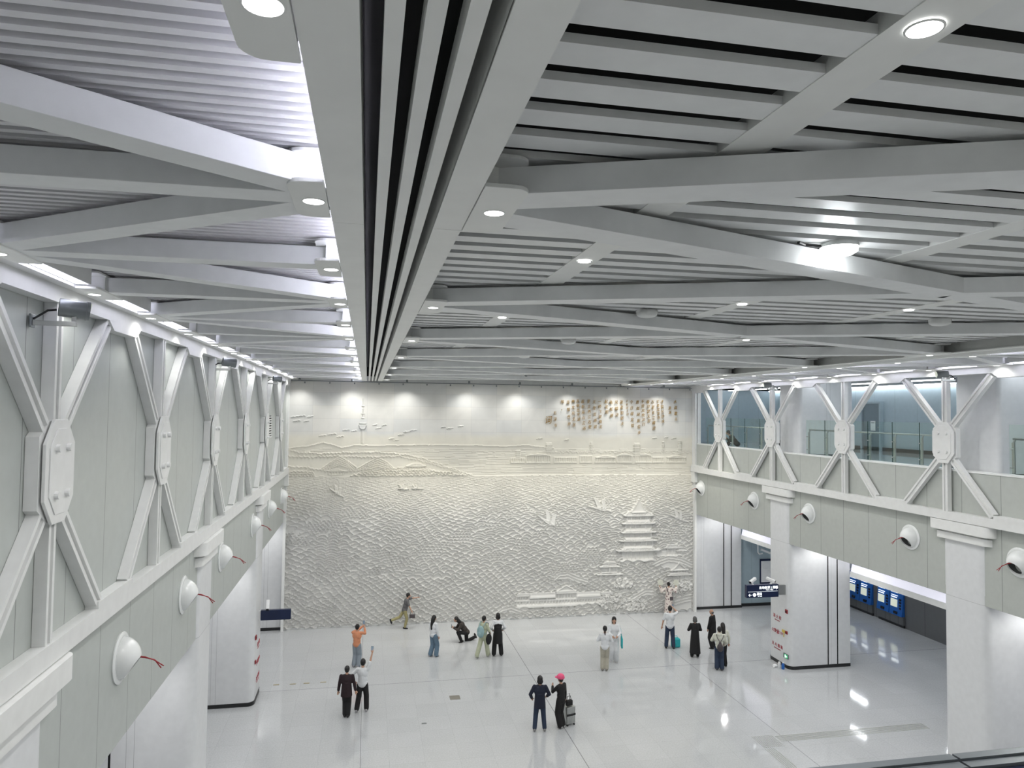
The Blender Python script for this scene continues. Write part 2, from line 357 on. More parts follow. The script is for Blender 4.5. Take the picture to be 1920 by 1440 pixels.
# ------------------------------------------------------------------ columns with capitals
def column(side, yc, label):
    t = thing('column', label, 'column', (XR if side > 0 else XL, yc, 0), group='white hall columns')
    a, b = yc-.71, yc+.71
    def poly(grow, dx):           # outline grown by `grow`, shifted dx towards the hall
        if side > 0: return rrect(XR-dx, 18.16+min(grow,0), a-grow, b+grow, .22, 'ad')
        return rrect(XL-2.55, XL+dx, a-grow, b+grow, .22, 'bc')
    def polyc(grow, dx):
        if side > 0: return rrect(XR-dx, 15.9, a-grow, b+grow, .2, 'ad')
        return rrect(XL-.3, XL+dx, a-grow, b+grow, .2, 'bc')
    MB().prism(poly(0, 0), .12, 4.9).prism(polyc(0, 0), 4.9, 6.3).build('shaft', 'col', t, smooth=.7)
    MB().prism(poly(.015, .015), 0, .12).build('plinth', 'black', t, smooth=.7)
    c = MB().prism(polyc(.30, .19), 6.43, 6.70).build('capital', 'white', t, smooth=.7)
    MB().prism(polyc(.18, .09), 6.19, 6.37).build('lower_step', 'white', c, smooth=.7)
    MB().prism(polyc(.05, .03), 6.37, 6.43).build('neck', 'white', c, smooth=.7)
    xs = (17.22, 17.62) if side > 0 else (-5.0, -5.4)
    for yy in ((a, b)):
        for x in xs:
            MB().box(x-.022, x+.022, yy-.006 if yy == a else yy-.002, yy+.002 if yy == a else yy+.006, .12, 4.7).build('shutter_track', 'cblack', t)
    # upper gallery shaft
    if side > 0:
        MB().prism(rrect(16.08, 18.3, a, b, .12, 'ad'), 8.03, 11.2).build('upper_shaft', 'col', t, smooth=.7)
    return t
cl = [column(-1, COLY[0], 'white column at the lower left corner of the picture, only its capital and shaft top in view'),
      column(-1, COLY[1]+.2, 'second white column along the left wall'),
      column(-1, COLY[2], 'white column on the left carrying the dark blue hanging sign')]
crr = [column(1, COLY[0]-.2, 'white column on the right nearest to the viewer, outside the frame below'),
       column(1, COLY[1]-.25, 'large white column at the right with the plain upper capital'),
       column(1, COLY[2], 'white column on the right with red Chinese fire lettering')]
MB().prism(rrect(XR+.03, 18.24, 32.42, 32.62, .02, 'a'), .12, 4.9).build('corner', 'col')
o = bpy.data.objects['corner']; o.name = 'trim_2'; struct(o)
S('baseboard_corner', MB().box(XR+.03, 18.26, 32.39, 32.43, 0, .12), 'black')
o = MB()
for x in (17.3, 17.7): o.box(x-.022, x+.022, 32.405, 32.425, .12, 4.7)
S('trim_3', o, 'cblack')
S('trim_4', MB().box(-5.95, XL-.06, 32.28, 32.38, .12, 4.7), 'col')
S('baseboard_left', MB().box(-5.95, XL-.06, 32.25, 32.30, 0, .12), 'black')
S('trim_5', MB().box(XL-.06, XL+.05, 32.02, 32.3, 0, 10.7).box(XL-.08, XL+.12, 31.9, 32.3, 6.2, 6.7), 'white')
S('trim_6', MB().box(XR-.04, XR+.06, 32.02, 32.3, 0, 10.7).box(XR-.12, XR+.1, 31.9, 32.3, 6.2, 6.7).box(XR+.1, XR+.26, 32.0, 32.3, 6.7, 10.75), 'white')

# ------------------------------------------------------------------ side trusses
LY = [8.56-4.06, 8.56, 12.62, 16.69, 20.81, 24.96, 28.98]       # left cross-brace centres
RY = [12.45, 16.72, 20.95, 25.25, 29.45]
def chord(side, kind):
    fx = 15.45 if side > 0 else -3.28; bx = 15.655 if side > 0 else -3.438
    x0, x1 = min(fx, bx), max(fx, bx)
    ys = RY if side > 0 else LY
    m = MB()
    if kind == 'lower':
        m.box(x0, x1, -2, YM-.05, 6.713, 6.945)
        for y in ys: m.prism([(y+1.38, 6.943), (y+4.15-1.42, 6.943), (y+4.15-1.42, 7.03), (y+1.38, 7.03)], x0, x1, 'X')
        if side < 0: pass
        nm = 'lower_chord'; lab = 'white lower chord under the cross braces along the %s wall' % ('right' if side > 0 else 'left')
    else:
        m.box(x0, x1, -2, YM-.05, 10.62, 10.80)
        for y in ys: m.prism([(y+1.62, 10.5), (y+4.15-1.62, 10.5), (y+4.15-1.42, 10.622), (y+1.42, 10.622)], x0, x1, 'X')
        nm = 'upper_chord'; lab = 'white upper chord above the cross braces along the %s wall' % ('right' if side > 0 else 'left')
    return tag(m.build(nm, 'truss', None), lab, 'truss chord')
for sd in (-1, 1):
    for k in ('lower', 'upper'): chord(sd, k)
def brace(side, yc, label):
    fx = 15.45 if side > 0 else -3.28; s = -side         # s: direction towards the hall
    t = thing('cross_brace', label, 'cross brace', (fx, yc, 6.945), group='cross braces of the %s wall' % ('right' if side > 0 else 'left'))
    cx = -s*.09; z0 = -6.945
    W, D, g = .088, .066, .036
    H = [(-W,-D),(-g,-D),(-g,-D+.035),(g,-D+.035),(g,-D),(W,-D),(W,D),(g,D),(g,D-.035),(-g,D-.035),(-g,D),(-W,D)]
    def mem(y0, za, y1, zb, nm):
        p = Vector((cx, y0, za+z0)); q = Vector((cx, y1, zb+z0)); d = (q-p).normalized()
        MB().sweep(H, p, q, Vector((1, 0, 0)).cross(d)).build(nm, 'truss', t, world=False)
    mem(0, 9.3, 0, 10.618, 'vertical_post'); mem(0, 6.947, 0, 8.3, 'vertical_post')
    for e in (-1, 1):
        mem(e*.2, 9.22, e*1.50, 10.58, 'diagonal'); mem(e*.2, 8.38, e*1.48, 7.0, 'diagonal')
    MB().box(min(cx-.065, cx+.065), max(cx-.065, cx+.065), -.40, .40, 8.42+z0, 9.18+z0).prism([(-.4, 8.42+z0), (-.16, 8.26+z0), (.16, 8.26+z0), (.4, 8.42+z0)], cx-.065, cx+.065, 'X').prism([(-.4, 9.18+z0), (.4, 9.18+z0), (.16, 9.34+z0), (-.16, 9.34+z0)], cx-.065, cx+.065, 'X').build('gusset_box', 'truss', t, world=False)
    def octo(hw, hh, c): return [(-hw, -hh+c*1.25), (-hw+c, -hh), (hw-c, -hh), (hw, -hh+c*1.25), (hw, hh-c*1.25), (hw-c, hh), (-hw+c, hh), (-hw, hh-c*1.25)]
    zz = 8.8+z0
    def pr(poly, a, b, nm, par=t):
        return MB().prism([(u, v+zz) for u, v in poly], min(a, b), max(a, b), 'X').build(nm, 'truss', par, world=False, bevel=.005)
    gp = pr(octo(.37, .56, .21), -s*.005, s*.03, 'gusset_plate')
    MB().prism([(u, v+zz) for u, v in octo(.28, .46, .16)], min(s*.03, s*.042), max(s*.03, s*.042), 'X').build('cover_plate', 'truss', gp, world=False, bevel=.004)
    for yy in (-.14, .14):
        for dz in (-.25, .25):
            MB().cyl((s*.04, yy, zz+dz), (s*.085, yy, zz+dz), .042, n=12).build('bolt', 'truss', gp, world=False)
    return t
LN = ['lower left cross brace cut by the left edge of the picture', 'largest left cross brace, the first one seen whole from the left edge', 'second whole cross brace on the left wall', 'third whole cross brace on the left wall, below the middle camera', 'fourth whole cross brace on the left wall', 'fifth whole cross brace on the left wall, beside the black vent', 'cross brace on the left wall touching the carved wall']
b0 = brace(-1, LY[0], 'white steel ' + LN[0])
for y, l in zip(LY[1:], LN[1:]): dup(b0, (b0.location.x, y, 6.945), 'white steel ' + l)
RN = ['cross brace cut by the right edge of the picture', 'largest right cross brace, in front of the gallery door', 'second largest cross brace on the right, left of the gallery door', 'third right cross brace, in front of the white upper column', 'cross brace on the right next to the carved wall']
b1 = brace(1, RY[0], 'white steel ' + RN[0])
for y, l in zip(RY[1:], RN[1:]): dup(b1, (b1.location.x, y, 6.945), 'white steel ' + l)

# ------------------------------------------------------------------ ceiling
SK = -0.035                                     # ceiling grid runs a little askew to the hall
YK = [2.34+2.175*k for k in range(14)]          # grid rows
ZB, ZT = ZC, ZC+.165                            # beam underside, top
def slats(x0, x1, y0, y1, pitch, wd, z, h):
    m = MB(); y = y0
    while y < y1:
        m.box(x0, x1, y, min(y+wd, YM-.08), z, z+h); y += pitch
    return m
SX = [(1.94, 2.20), (4.82, 5.08), (7.29, 7.55), (9.97, 10.23)]    # longitudinal planks
edges = [0.55]+[v for a, b in SX for v in (a, b)]+[11.65]
m = MB()
for i in range(0, len(edges), 2):
    m_ = slats(edges[i], edges[i+1], 0.76, YM-.1, .328, .19, 11.0, .042); m.add(m_.v, m_.f)
S('ceiling', m, 'slat')
S('ceiling_left_bay', slats(-3.4, -.14, 0.8, YM-.1, .1085, .052, 11.0, .085), 'slatL')
S('ceiling_right_bay', slats(12.35, 15.6, 0.8, YM-.1, .1085, .052, 11.0, .085), 'slatL')
pn = ['the left', 'the middle left', 'the middle right', 'the right']
for (a, b), n in zip(SX, ['nearest to the dark slots', 'second from the dark slots', 'third from the dark slots', 'nearest to the right hand band']):
    tag(MB().box(a, b, .8, YM-.1, 10.995, 11.09).build('ceiling_plank', 'band'), 'long grey lamp plank across the slatted ceiling, %s' % n, 'ceiling plank')
# two long bands with slots
def band(name, x0, mirror, label):
    t = thing('ceiling_band', label, 'ceiling band', (x0, 1, ZC), group=None)
    def X(a, b): return (x0+a, x0+b) if not mirror else (x0-b, x0-a)
    for a, b in ((-.26, -.05), (.43, .63)):
        p = X(a, b); k = MB()
        y = .9
        for y1 in (5.0, 9.35, 13.7, 18.05, 22.4, 26.75, YM-.1):
            k.box(p[0], p[1], y+.004, y1-.004, ZC-.012, ZC+.008); y = y1
        q = X(a+.19, b-.0) if a < 0 else X(a, a+.02)
        k.box(q[0], q[1], .9, YM-.1, ZC, ZC+.33)
        k.build('side_panel', 'band', t)
    for a, b in ((.03, .095), (.162, .227), (.294, .359)):
        p = X(a, b); MB().box(p[0], p[1], .9, YM-.1, ZC-.012, ZC+.10).build('louvre', 'band', t)
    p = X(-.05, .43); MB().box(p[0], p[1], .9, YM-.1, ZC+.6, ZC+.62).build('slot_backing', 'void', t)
    return t
band('b', 0, False, 'broad white ceiling band with four black slots running from overhead to the carved wall')
band('b', 12.2, True, 'narrow looking white ceiling band with slots beside the bright bay on the right')
# inner vertical faces of the bays + light lines
for sd in (-1, 1):
    x = -.10 if sd < 0 else 12.30; nm = 'left' if sd < 0 else 'right'
    t = thing('cove_light', 'thin lavender light line hidden on top of the ceiling band, %s bay side' % nm, 'cove light', (x, 1, ZC+.02))
    MB().box(x-.03 if sd < 0 else x+.0, x+.0 if sd < 0 else x+.03, 1, YM-.2, ZC+.03, ZC+.055).build('light_line', 'cove', t)
    MB().box(x-.05 if sd < 0 else x-.01, x+.01 if sd < 0 else x+.05, 1, YM-.2, ZC+.012, ZC+.028).build('channel', 'white', t)
    xs = -3.15 if sd < 0 else 15.35
    a, b = (-3.66, xs) if sd < 0 else (xs, 15.86)
    tag(MB().box(a, b, -2, YM-.05, ZC, ZC+.03).box(a if sd < 0 else b-.2, a+.2 if sd < 0 else b, -2, YM-.05, ZC+.03, ZC+.4).build('wall_soffit', 'white'), 'white strip of ceiling over the %s truss holding the wall downlights' % nm, 'soffit')

def plate(side, x, y):                          # lamp node: plates, post box ; side -1 grows to -x
    pass
def node(kind, x, y, label, grp):
    """kind L: left of a fine-slat bay's band edge, W: wall node, M: main bay node. built facing +x (grow to +x)"""
    t = thing('beam_bracket', label, 'beam bracket', (x, y, ZC), group=grp)
    d, hy = {'L': (.22, .38), 'W': (.24, .42), 'M': (.28, .52)}[kind]
    pl = rrect(.007, d, -hy, hy, .10 if kind != 'W' else .03, 'bc')
    MB().prism(pl, -.014, .012).build('bottom_plate', 'band', t, world=False, bevel=.004)
    MB().prism(pl, .165, .185).build('top_plate', 'white', t, world=False)
    if kind == 'W': MB().box(.0, d-.02, -.16, .16, .012, .165).build('post', 'white', t, world=False)
    elif kind == 'M': MB().prism(rrect(-.02, .17, -.36, .30, .12, 'bc'), .012, .165).build('post', 'white', t, world=False, smooth=.7)
    else: MB().box(-.02, .13, -.26, .20, .012, .165).build('post', 'white', t, world=False)
    return t
def downlight(loc, label, grp, power, r=.063, col=(1, .985, .95), spotang=2.95, pinch=None):
    t = thing('ceiling_light', label, 'ceiling light', loc, group=grp)
    MB().lathe([(r*1.0, .001), (r*1.02, -.003), (r*1.12, -.003), (r*1.16, .002)], (0, 0, 0), (0, 0, 1), 20).build('trim_ring', 'ring', t, world=False, smooth=True)
    MB().cyl((0, 0, -.003), (0, 0, .004), r, n=20).build('diffuser', 'lamp', t, world=False)
    l = bpy.data.lights.new('downlight', 'SPOT'); l.energy = power; l.color = col; l.shadow_soft_size = .09; l.spot_size = spotang; l.spot_blend = .6
    o = bpy.data.objects.new('downlight', l); C.objects.link(o); o.parent = t; o.location = (0, 0, -.03)
    return t
def gen(proto, loc, label, flip=False):
    c = copy_tree(proto); c.location = loc; c['label'] = label
    if flip: c.rotation_euler = (0, 0, PI)
    return c
ORW = ['first', 'second', 'third', 'fourth', 'fifth', 'sixth', 'seventh', 'eighth', 'ninth', 'tenth', 'eleventh', 'twelfth', 'thirteenth', 'fourteenth', 'fifteenth']
pr_ = {}
lamp0 = None
for sd in (-1, 1):
    side = 'left' if sd < 0 else 'right'
    for k, y in enumerate(YK):
        # band edge towards the outer bay
        xb = -.26 if sd < 0 else 12.46; xw = -3.15 if sd < 0 else 15.35
        yb = y + SK*abs(xb); yw = y + (.03 if sd < 0 else SK*15)
        far = ORW[k]
        lb = '%s bracket from overhead on the outer edge of the %s ceiling band' % (far, side)
        lw = '%s wall bracket from overhead above the %s truss' % (far, side)
        key = 'L'
        if key not in pr_:
            pr_['L'] = node('L', xb, yb, lb, 'band brackets'); pr_['L'].rotation_euler = (0, 0, PI)
            pr_['W'] = node('W', xw, yw, lw, 'wall brackets')
        else:
            a = gen(pr_['L'], (xb, yb, ZC), lb); a.rotation_euler = (0, 0, PI if sd < 0 else 0)
            a = gen(pr_['W'], (xw, yw, ZC), lw); a.rotation_euler = (0, 0, 0 if sd < 0 else PI)
        ll = '%s round downlight from overhead on the outer edge of the %s ceiling band' % (far, side)
        lwl = '%s round downlight from overhead in the soffit above the %s truss' % (far, side)
        p1 = (xb - .09 if sd < 0 else xb+.09, yb, ZC-.016); p2 = (xw + .06 if sd < 0 else xw-.06, yw, ZC-.016)
        if lamp0 is None:
            lamp0 = downlight(p1, ll, 'round ceiling downlights', DOWN_P); lampw = downlight(p2, lwl, 'round ceiling downlights', DOWN_P*.24); lamp_fill = downlight((-.35, -2.8, 10.78), 'added unseen fill lamp above the viewer bridge behind the camera, rear left corner', 'round ceiling downlights', DOWN_P*.32)  # the bridge lamp is unseen, added as fill for the ceiling
        else: gen(lamp0, p1, ll)
        if k or sd > 0: gen(lampw, p2, lwl)
        # straight beam across the bay
        if k > 0:
            ws = [xb - .12, xw + .22] if sd < 0 else [xb+.12, xw-.22]
            tag(MB().bar((ws[0], yb, (ZB+ZT)/2), (ws[1], yw, (ZB+ZT)/2), .23, ZT-ZB).build('ceiling_beam', 'beam', bevel=.003), '%s straight crosswise beam from overhead in the %s bay' % (ORW[k-1], side), 'ceiling beam', 'straight beams of the outer bays')
        # diagonals between odd band rows and even wall rows
        if k % 2 == 1:
            for dk in (-1, 1):
                if 0 <= k+dk < 14 or dk == 1:
                    y2 = y + dk*2.175
                    if y2 > YM-.3: continue
                    b_ = (xb - .05*1 if sd < 0 else xb+.05); wx = xw+.1 if sd < 0 else xw-.1
                    tag(MB().bar((b_, yb+dk*.12, (ZB+ZT)/2-.001), (wx, y2+(.03 if sd < 0 else SK*15)-dk*.12, (ZB+ZT)/2-.001), .23, ZT-ZB).build('ceiling_beam', 'beam', bevel=.003),
                        '%s diagonal beam from overhead, %s bay, %s' % (ORW[k//2*2+(dk+1)//2], side, 'leading away from the band' if dk > 0 else 'leading back from the band'), 'ceiling beam', 'diagonal beams of the outer bays')
        # visible light trough between the wall brackets
        if k < 13:
            a, b = yw+.42, yw+2.175-.42
            x0_, x1_ = (-3.13, -3.0) if sd < 0 else (15.2, 15.33)
            tag(MB().box(x0_, x1_, a+.02, b-.02, ZC+.03, ZC+.045).build('light_trough', 'trough'), '%s bright light trough from overhead between wall brackets on the %s' % (far, side), 'cove light', 'light troughs')
            tag(MB().box(x0_ + (.13 if sd < 0 else -.03), x0_+(.15 if sd < 0 else -.01), a, b, ZC+.03, ZC+.2).build('trough_lip', 'white'), '%s white lip beside the light trough on the %s, counted from overhead' % (far, side), 'trim', 'trough lips')
# main bay: brackets at every second row on both bands, crossing diagonals meeting at mid-hall
XC = 6.1
for sd in (-1, 1):
    side = 'left' if sd < 0 else 'right'
    for k in range(1, 14, 2):
        xm = .63 if sd < 0 else 11.57; y = YK[k] + SK*xm; j = (k-1)//2
        lb = '%s main bay bracket from overhead on the %s ceiling band' % (ORW[j], side)
        if 'M' not in pr_: pr_['M'] = node('M', xm, y, lb, 'main bay brackets')
        else:
            a = gen(pr_['M'], (xm, y, ZC), lb); a.rotation_euler = (0, 0, 0 if sd < 0 else PI)
        gen(lamp0, (xm+.15 if sd < 0 else xm-.05, y, ZC-.016), '%s round downlight from overhead on the main bay side of the %s ceiling band' % (ORW[j], side))
        for dk in (-1, 1):
            yc = YK[k] + dk*2.175 + SK*XC
            if yc > YM-.2: continue
            xa = xm+.1 if sd < 0 else xm-.1
            o = MB().bar((xa, y+dk*.16, (ZB+ZT)/2), (XC + (-.0 if sd < 0 else .0), yc - dk*.0, (ZB+ZT)/2-.001*(dk+1)), .32, ZT-ZB).build('ceiling_beam', 'beam', bevel=.003)
            tag(o, '%s wide main bay beam from overhead, running %s from the %s band' % (ORW[j], 'away' if dk > 0 else 'back', side), 'ceiling beam', 'wide diagonal beams of the main bay')
# plank lamps
cnt = 0
for i, (x, y0) in enumerate(((2.07, 2.31), (4.95, 4.40), (7.42, 4.25), (10.1, 6.5))):
    y = y0; j = 0
    while y < 31:
        gen(lamp0, (x, y, 10.988), '%s round downlight from overhead along the %s' % (ORW[j], ['plank nearest to the dark slots', 'second plank from the dark slots', 'third plank from the dark slots', 'plank nearest to the right hand band'][i]))
        y += 4.37 if i != 3 else 4.37; j += 1
# domes
dome0 = None
for i, (x, y, lab) in enumerate(((4.0, 5.45, 'lit white dome light hanging below the slats beside a diagonal beam'), (3.96, 9.7, 'unlit grey dome under the slats, nearest of the row behind the lit dome'), (4.0, 13.96, 'unlit grey dome under the slats, second behind the lit dome'), (3.95, 17.93, 'unlit grey dome under the slats, farthest of the row'), (8.57, 9.32, 'unlit grey dome under the slats near the right side of the main bay'))):
    t = thing('dome_light', lab, 'dome light', (x, y, 10.93), group='dome lights')
    MB().lathe([(.0, .07), (.15, .07), (.16, .05), (.16, .03)], (0, 0, 0), (0, 0, 1)).build('base', 'ring', t, world=False, smooth=.6)
    MB().lathe([(.155, .03), (.15, -.005), (.11, -.03), (.05, -.04), (.0, -.04)], (0, 0, 0), (0, 0, 1)).build('diffuser', 'lamp' if i == 0 else 'lampoff', t, world=False, smooth=True)
    if i == 0:
        MB().tube([(-.16, .03, .04), (-.3, .05, .05), (-.38, .02, .06)], .015).build('cable', 'cblack', t, world=False)
        l = bpy.data.lights.new('dome_bulb', 'POINT'); l.energy = 7; l.shadow_soft_size = .12; l.color = (.92, .97, 1)
        o = bpy.data.objects.new('dome_bulb', l); C.objects.link(o); o.parent = t; o.location = (0, 0, -.12)
# rail along the top of the relief with picture lights
t = thing('lighting_rail', 'thin dark rail with clips along the top of the carved wall', 'rail', (6, YM-.25, 10.74))
MB().tube([(XL+.1, YM-.22, 10.74), (XR-.1, YM-.22, 10.74)], .016).build('rod', 'camgrey', t)
for i in range(18): MB().cyl((XL+.7+i*1.06, YM-.22, 10.70), (XL+.7+i*1.06, YM-.22, 10.63), .03, n=8).build('clip', 'camgrey', t)
WX = [-2.86, -.66, 1.69, 4.45, 6.78, 9.24, 11.6, 13.75]
for i, x in enumerate(WX):
    t = thing('picture_light', '%s small spotlight from the left on the rail over the carved wall' % ORW[i], 'picture light', (x, YM-.75, 10.74), group='picture lights over the relief')
    MB().cyl((0, 0, .0), (0, .02, .1), .045, n=12).bar((0, 0, .05), (0, .53, .0), .02, .02).build('lamp_housing', 'camgrey', t, world=False)
    l = bpy.data.lights.new('picture_spot', 'SPOT'); l.energy = WASH_P; l.spot_size = 1.9; l.spot_blend = 1; l.shadow_soft_size = .05; l.color = (1, .985, .95)
    o = bpy.data.objects.new('picture_spot', l); C.objects.link(o); o.parent = t; o.location = (0, 0, -.03); o.rotation_euler = (math.radians(14), 0, 0)
# gallery ceiling of louvres with light lines, and the aisle lamps
S('ceiling_gallery', slats(16.0, 22.0, 0, 36, .30, .2, 10.80, .08), 'gslat')
S('ceiling_gallery_void', MB().box(15.9, 22.3, -4, 36.3, 11.6, 11.7), 'void')
for i, x in enumerate((16.6, 19.4, 21.85)):
    tag(MB().box(x-.03, x+.03, 4, 35.8, 10.765, 10.795).build('line_light', 'gline'), 'long white light line under the gallery ceiling, %s' % ['above the glass balustrade', 'at the middle of the gallery', 'at the top of the blue wall'][i], 'line light')
for i, (x, y) in enumerate(((20.0, 8), (20.0, 14), (20.0, 20.5), (20.0, 26.5), (22.4, 11), (22.4, 17), (22.4, 23.5), (22.4, 29.5))):
    tag(MB().box(x-.03, x+.03, y-.7, y+.7, 3.47, 3.5).build('line_light', 'tline'), 'short white light line in the dark ticket hall ceiling, %s of the %s row' % (ORW[i % 4], 'near' if i < 4 else 'far'), 'line light', 'light lines of the ticket hall')

k = 0
for sd in (-1, 1):
    for i, (y, w_) in enumerate(((31.3, 'beside the carved wall'), (26.6, 'behind the far column'), (23.3, 'before the far column'), (18.2, 'behind the large near column'), (14.6, 'before the large near column'), (10.2, 'nearest to the viewer'))):
        for x in ((16.75,) if sd > 0 else (-4.5,)):
            gen(lamp0, (x, y, 4.885), 'round downlight in the passage ceiling behind the %s columns, %s' % ('right' if sd > 0 else 'left', w_)).children

# warm floodlights tucked between the last beams, aimed at the relief
for i, x in enumerate((-1.6, 2.2, 6.1, 10.0, 13.8)):
    t = thing('floodlight', '%s warm floodlight from the left between the last beams before the carved wall' % ORW[i], 'floodlight', (x, 27.3, 10.93), group='warm floodlights')
    MB().cyl((0, 0, .0), (0, -.10, .07), .06, n=12).bar((0, -.05, .04), (0, -.05, .11), .02, .02).build('lamp_housing', 'camgrey', t, world=False)
    l = bpy.data.lights.new('flood_spot', 'SPOT'); l.energy = FLOOD_P; l.spot_size = 1.2; l.spot_blend = .95; l.shadow_soft_size = .06; l.color = (1, .95, .84)
    o = bpy.data.objects.new('flood_spot', l); C.objects.link(o); o.parent = t; o.location = (0, .05, -.1); o.rotation_euler = (math.radians(27), 0, 0)

# added unseen lamps over the viewer's bridge, brightening the near ceiling
for i, x in enumerate((-.35, 2.07, 4.95, 7.42, 10.1, 12.5)):
    for j, y in enumerate((-1.2, -2.8)):
        if i or not j: gen(lamp_fill, (x, y, 10.78), 'added unseen fill lamp above the bridge behind the camera, %s from left, %s row' % (ORW[i], 'front' if j == 0 else 'rear'))
S('ceiling_bridge', MB().box(-3.4, 15.6, -4, .75, 10.8, 10.9), 'white')
# ------------------------------------------------------------------ carved relief wall (real carved depth, a height field)
def relief():
    step = 0.022; x0, x1, z0, z1 = XL+.05, XR-.04, 0.06, 10.72
    nx = int((x1-x0)/step); nz = int((z1-z0)/step)
    xs = np.linspace(x0, x1, nx); zs = np.linspace(z0, z1, nz)
    X, Z = np.meshgrid(xs, zs); Hh = np.zeros_like(X); rng = np.random.RandomState(5)
    def nse(scale, seed, arr=xs):
        r = np.random.RandomState(seed); v = np.zeros_like(arr)
        for i in range(5): v += np.sin(arr*scale*(1.6**i)+r.rand()*7)/(1.35**i)*r.uniform(.6, 1)
        return v/2.4
    def n2(a, b, seed, k):       # smooth noise over x, drifting slowly with the row number
        r = np.random.RandomState(seed); v = np.zeros_like(xs)
        for i in range(5): v += np.sin(xs*a*(1.55**i) + k*b*(1.3**i)*r.choice([-1, 1]) + r.rand()*7)/(1.35**i)
        return v/2.4
    def row(prof, base, rim, wdt, depth=1.2, mask=None, slope=0.0):
        lo = max(0, int((prof.min()-depth-z0)/step)); hi = min(nz, int((prof.max()-z0)/step)+2)
        if hi <= lo: return
        d = prof[None, :] - zs[lo:hi, None]; sel = (d > 0)
        if mask is not None: sel &= mask[None, :]
        v = base + rim*np.exp(-d/wdt) - slope*d
        Hh[lo:hi][sel] = v[sel] if np.ndim(v) else v
    def poly(pts, h, rimw=0.0, rimh=0.0):
        p = np.array(pts, float); a = max(0, int((p[:, 1].min()-z0)/step)); b = min(nz, int((p[:, 1].max()-z0)/step)+2); c = max(0, int((p[:, 0].min()-x0)/step)); e = min(nx, int((p[:, 0].max()-x0)/step)+2)
        if b <= a or e <= c: return
        xx = X[a:b, c:e]; zz = Z[a:b, c:e]; ins = np.zeros(xx.shape, bool); n = len(p); dist = np.full(xx.shape, 9.)
        for i in range(n):
            ax_, az = p[i]; bx, bz = p[(i+1) % n]
            cr_ = ((az > zz) != (bz > zz)) & (xx < (bx-ax_)*(zz-az)/(bz-az+1e-12)+ax_); ins ^= cr_
            L2 = (bx-ax_)**2+(bz-az)**2+1e-12; t = np.clip(((xx-ax_)*(bx-ax_)+(zz-az)*(bz-az))/L2, 0, 1)
            dist = np.minimum(dist, np.hypot(xx-ax_-t*(bx-ax_), zz-az-t*(bz-az)))
        v = h + (rimh*np.exp(-dist/rimw) if rimw else 0)
        Hh[a:b, c:e] = np.where(ins, v, Hh[a:b, c:e])
    def rect(a, b, c, d, h, **k): poly([(a, c), (b, c), (b, d), (a, d)], h, **k)
    def line(pts, wd, h):
        for (ax_, az), (bx, bz) in zip(pts, pts[1:]):
            L = math.hypot(bx-ax_, bz-az) or 1; nx_, nz_ = -(bz-az)/L*wd/2, (bx-ax_)/L*wd/2
            poly([(ax_+nx_, az+nz_), (bx+nx_, bz+nz_), (bx-nx_, bz-nz_), (ax_-nx_, az-nz_)], h)
    def roof(cx, zb, hw, hh, h, top=.35):
        pts = [(cx-hw*1.12, zb+hh*.30), (cx-hw, zb), (cx+hw, zb), (cx+hw*1.12, zb+hh*.30), (cx+hw*.78, zb+hh*.38), (cx+hw*top, zb+hh), (cx-hw*top, zb+hh), (cx-hw*.78, zb+hh*.38)]
        poly(pts, h, .035, .03)
        for i in range(int(hw*2/.09)):
            q = cx-hw+.05+i*.09; line([(q, zb+.04), (cx+(q-cx)*.6, zb+hh*.7)], .022, h+.02)
    def hall(x_a, x_b, za, zb, h, n):
        rect(x_a, x_b, za, zb, h*.45); rect(x_a, x_b, zb-.04, zb, h); rect(x_a, x_b, za, za+.05, h)
        for i in range(n+1): q = x_a+(x_b-x_a)*i/n; rect(q-.022, q+.022, za, zb, h)
    # sky: flocks and a thin far mast
    for bx, bz, L in ((-3.1, 9.16, .3), (-2.8, 9.2, .3), (-2.45, 9.17, .25), (-3.0, 8.98, .3), (-2.6, 8.97, .22), (-1.5, 8.41, .35), (-1.15, 8.3, .3), (-1.9, 8.34, .3), (-.9, 8.6, .3), (-.55, 8.56, .22), (.35, 8.83, .2), (.75, 8.82, .2), (.5, 8.68, .25), (1.75, 8.53, .3), (2.05, 8.6, .3), (1.5, 8.4, .25), (3.4, 8.76, .2), (3.7, 8.7, .3), (4.2, 8.8, .25), (1.08, 8.22, .2), (1.3, 8.15, .2), (13.6, 8.3, .25), (14.2, 8.33, .2), (14.6, 8.28, .25), (7.9, 8.25, .3), (9.2, 8.2, .25)):
        line([(bx-L/2, bz-.02), (bx-L/8, bz+.025), (bx, bz-.005), (bx+L/4, bz+.035), (bx+L/2, bz+.02)], .028, .03)
    line([(-.19, 10.0), (-.19, 9.15)], .03, .035)
    for zz_, w_ in ((9.65, .1), (9.5, .07), (9.3, .14), (9.12, .12)): rect(-.19-w_/2, -.19+w_/2, zz_, zz_+.05, .045)
    poly([(-.36, 8.84), (-.02, 8.84), (-.05, 8.72), (-.13, 8.62), (-.25, 8.62), (-.33, 8.72)], .05, .03, .02); rect(-.34, -.04, 8.88, 8.93, .045); rect(-.25, -.13, 8.0, 8.62, .02)
    # far hills
    f = np.interp(xs, [-3.4, -2.55, -1.88, -1.07, -.53, .48, 2.8, 5.2, 6.2, 7.2, 8.5], [7.8, 7.89, 8.07, 7.84, 7.94, 7.93, 7.97, 7.95, 7.9, 7.97, 7.84])+.02*nse(5, 1)
    row(f, .012, .035, .05, 1.5, xs < 8.6)
    # open river: thin horizontal lines
    zr = 7.78
    while zr > 6.5:
        m_ = (nse(.9, int(zr*100)) > -.35); row(zr+.012*nse(2.2, int(zr*57)), .010+.002*(7.8-zr), .020, .02, .12, m_); zr -= .075
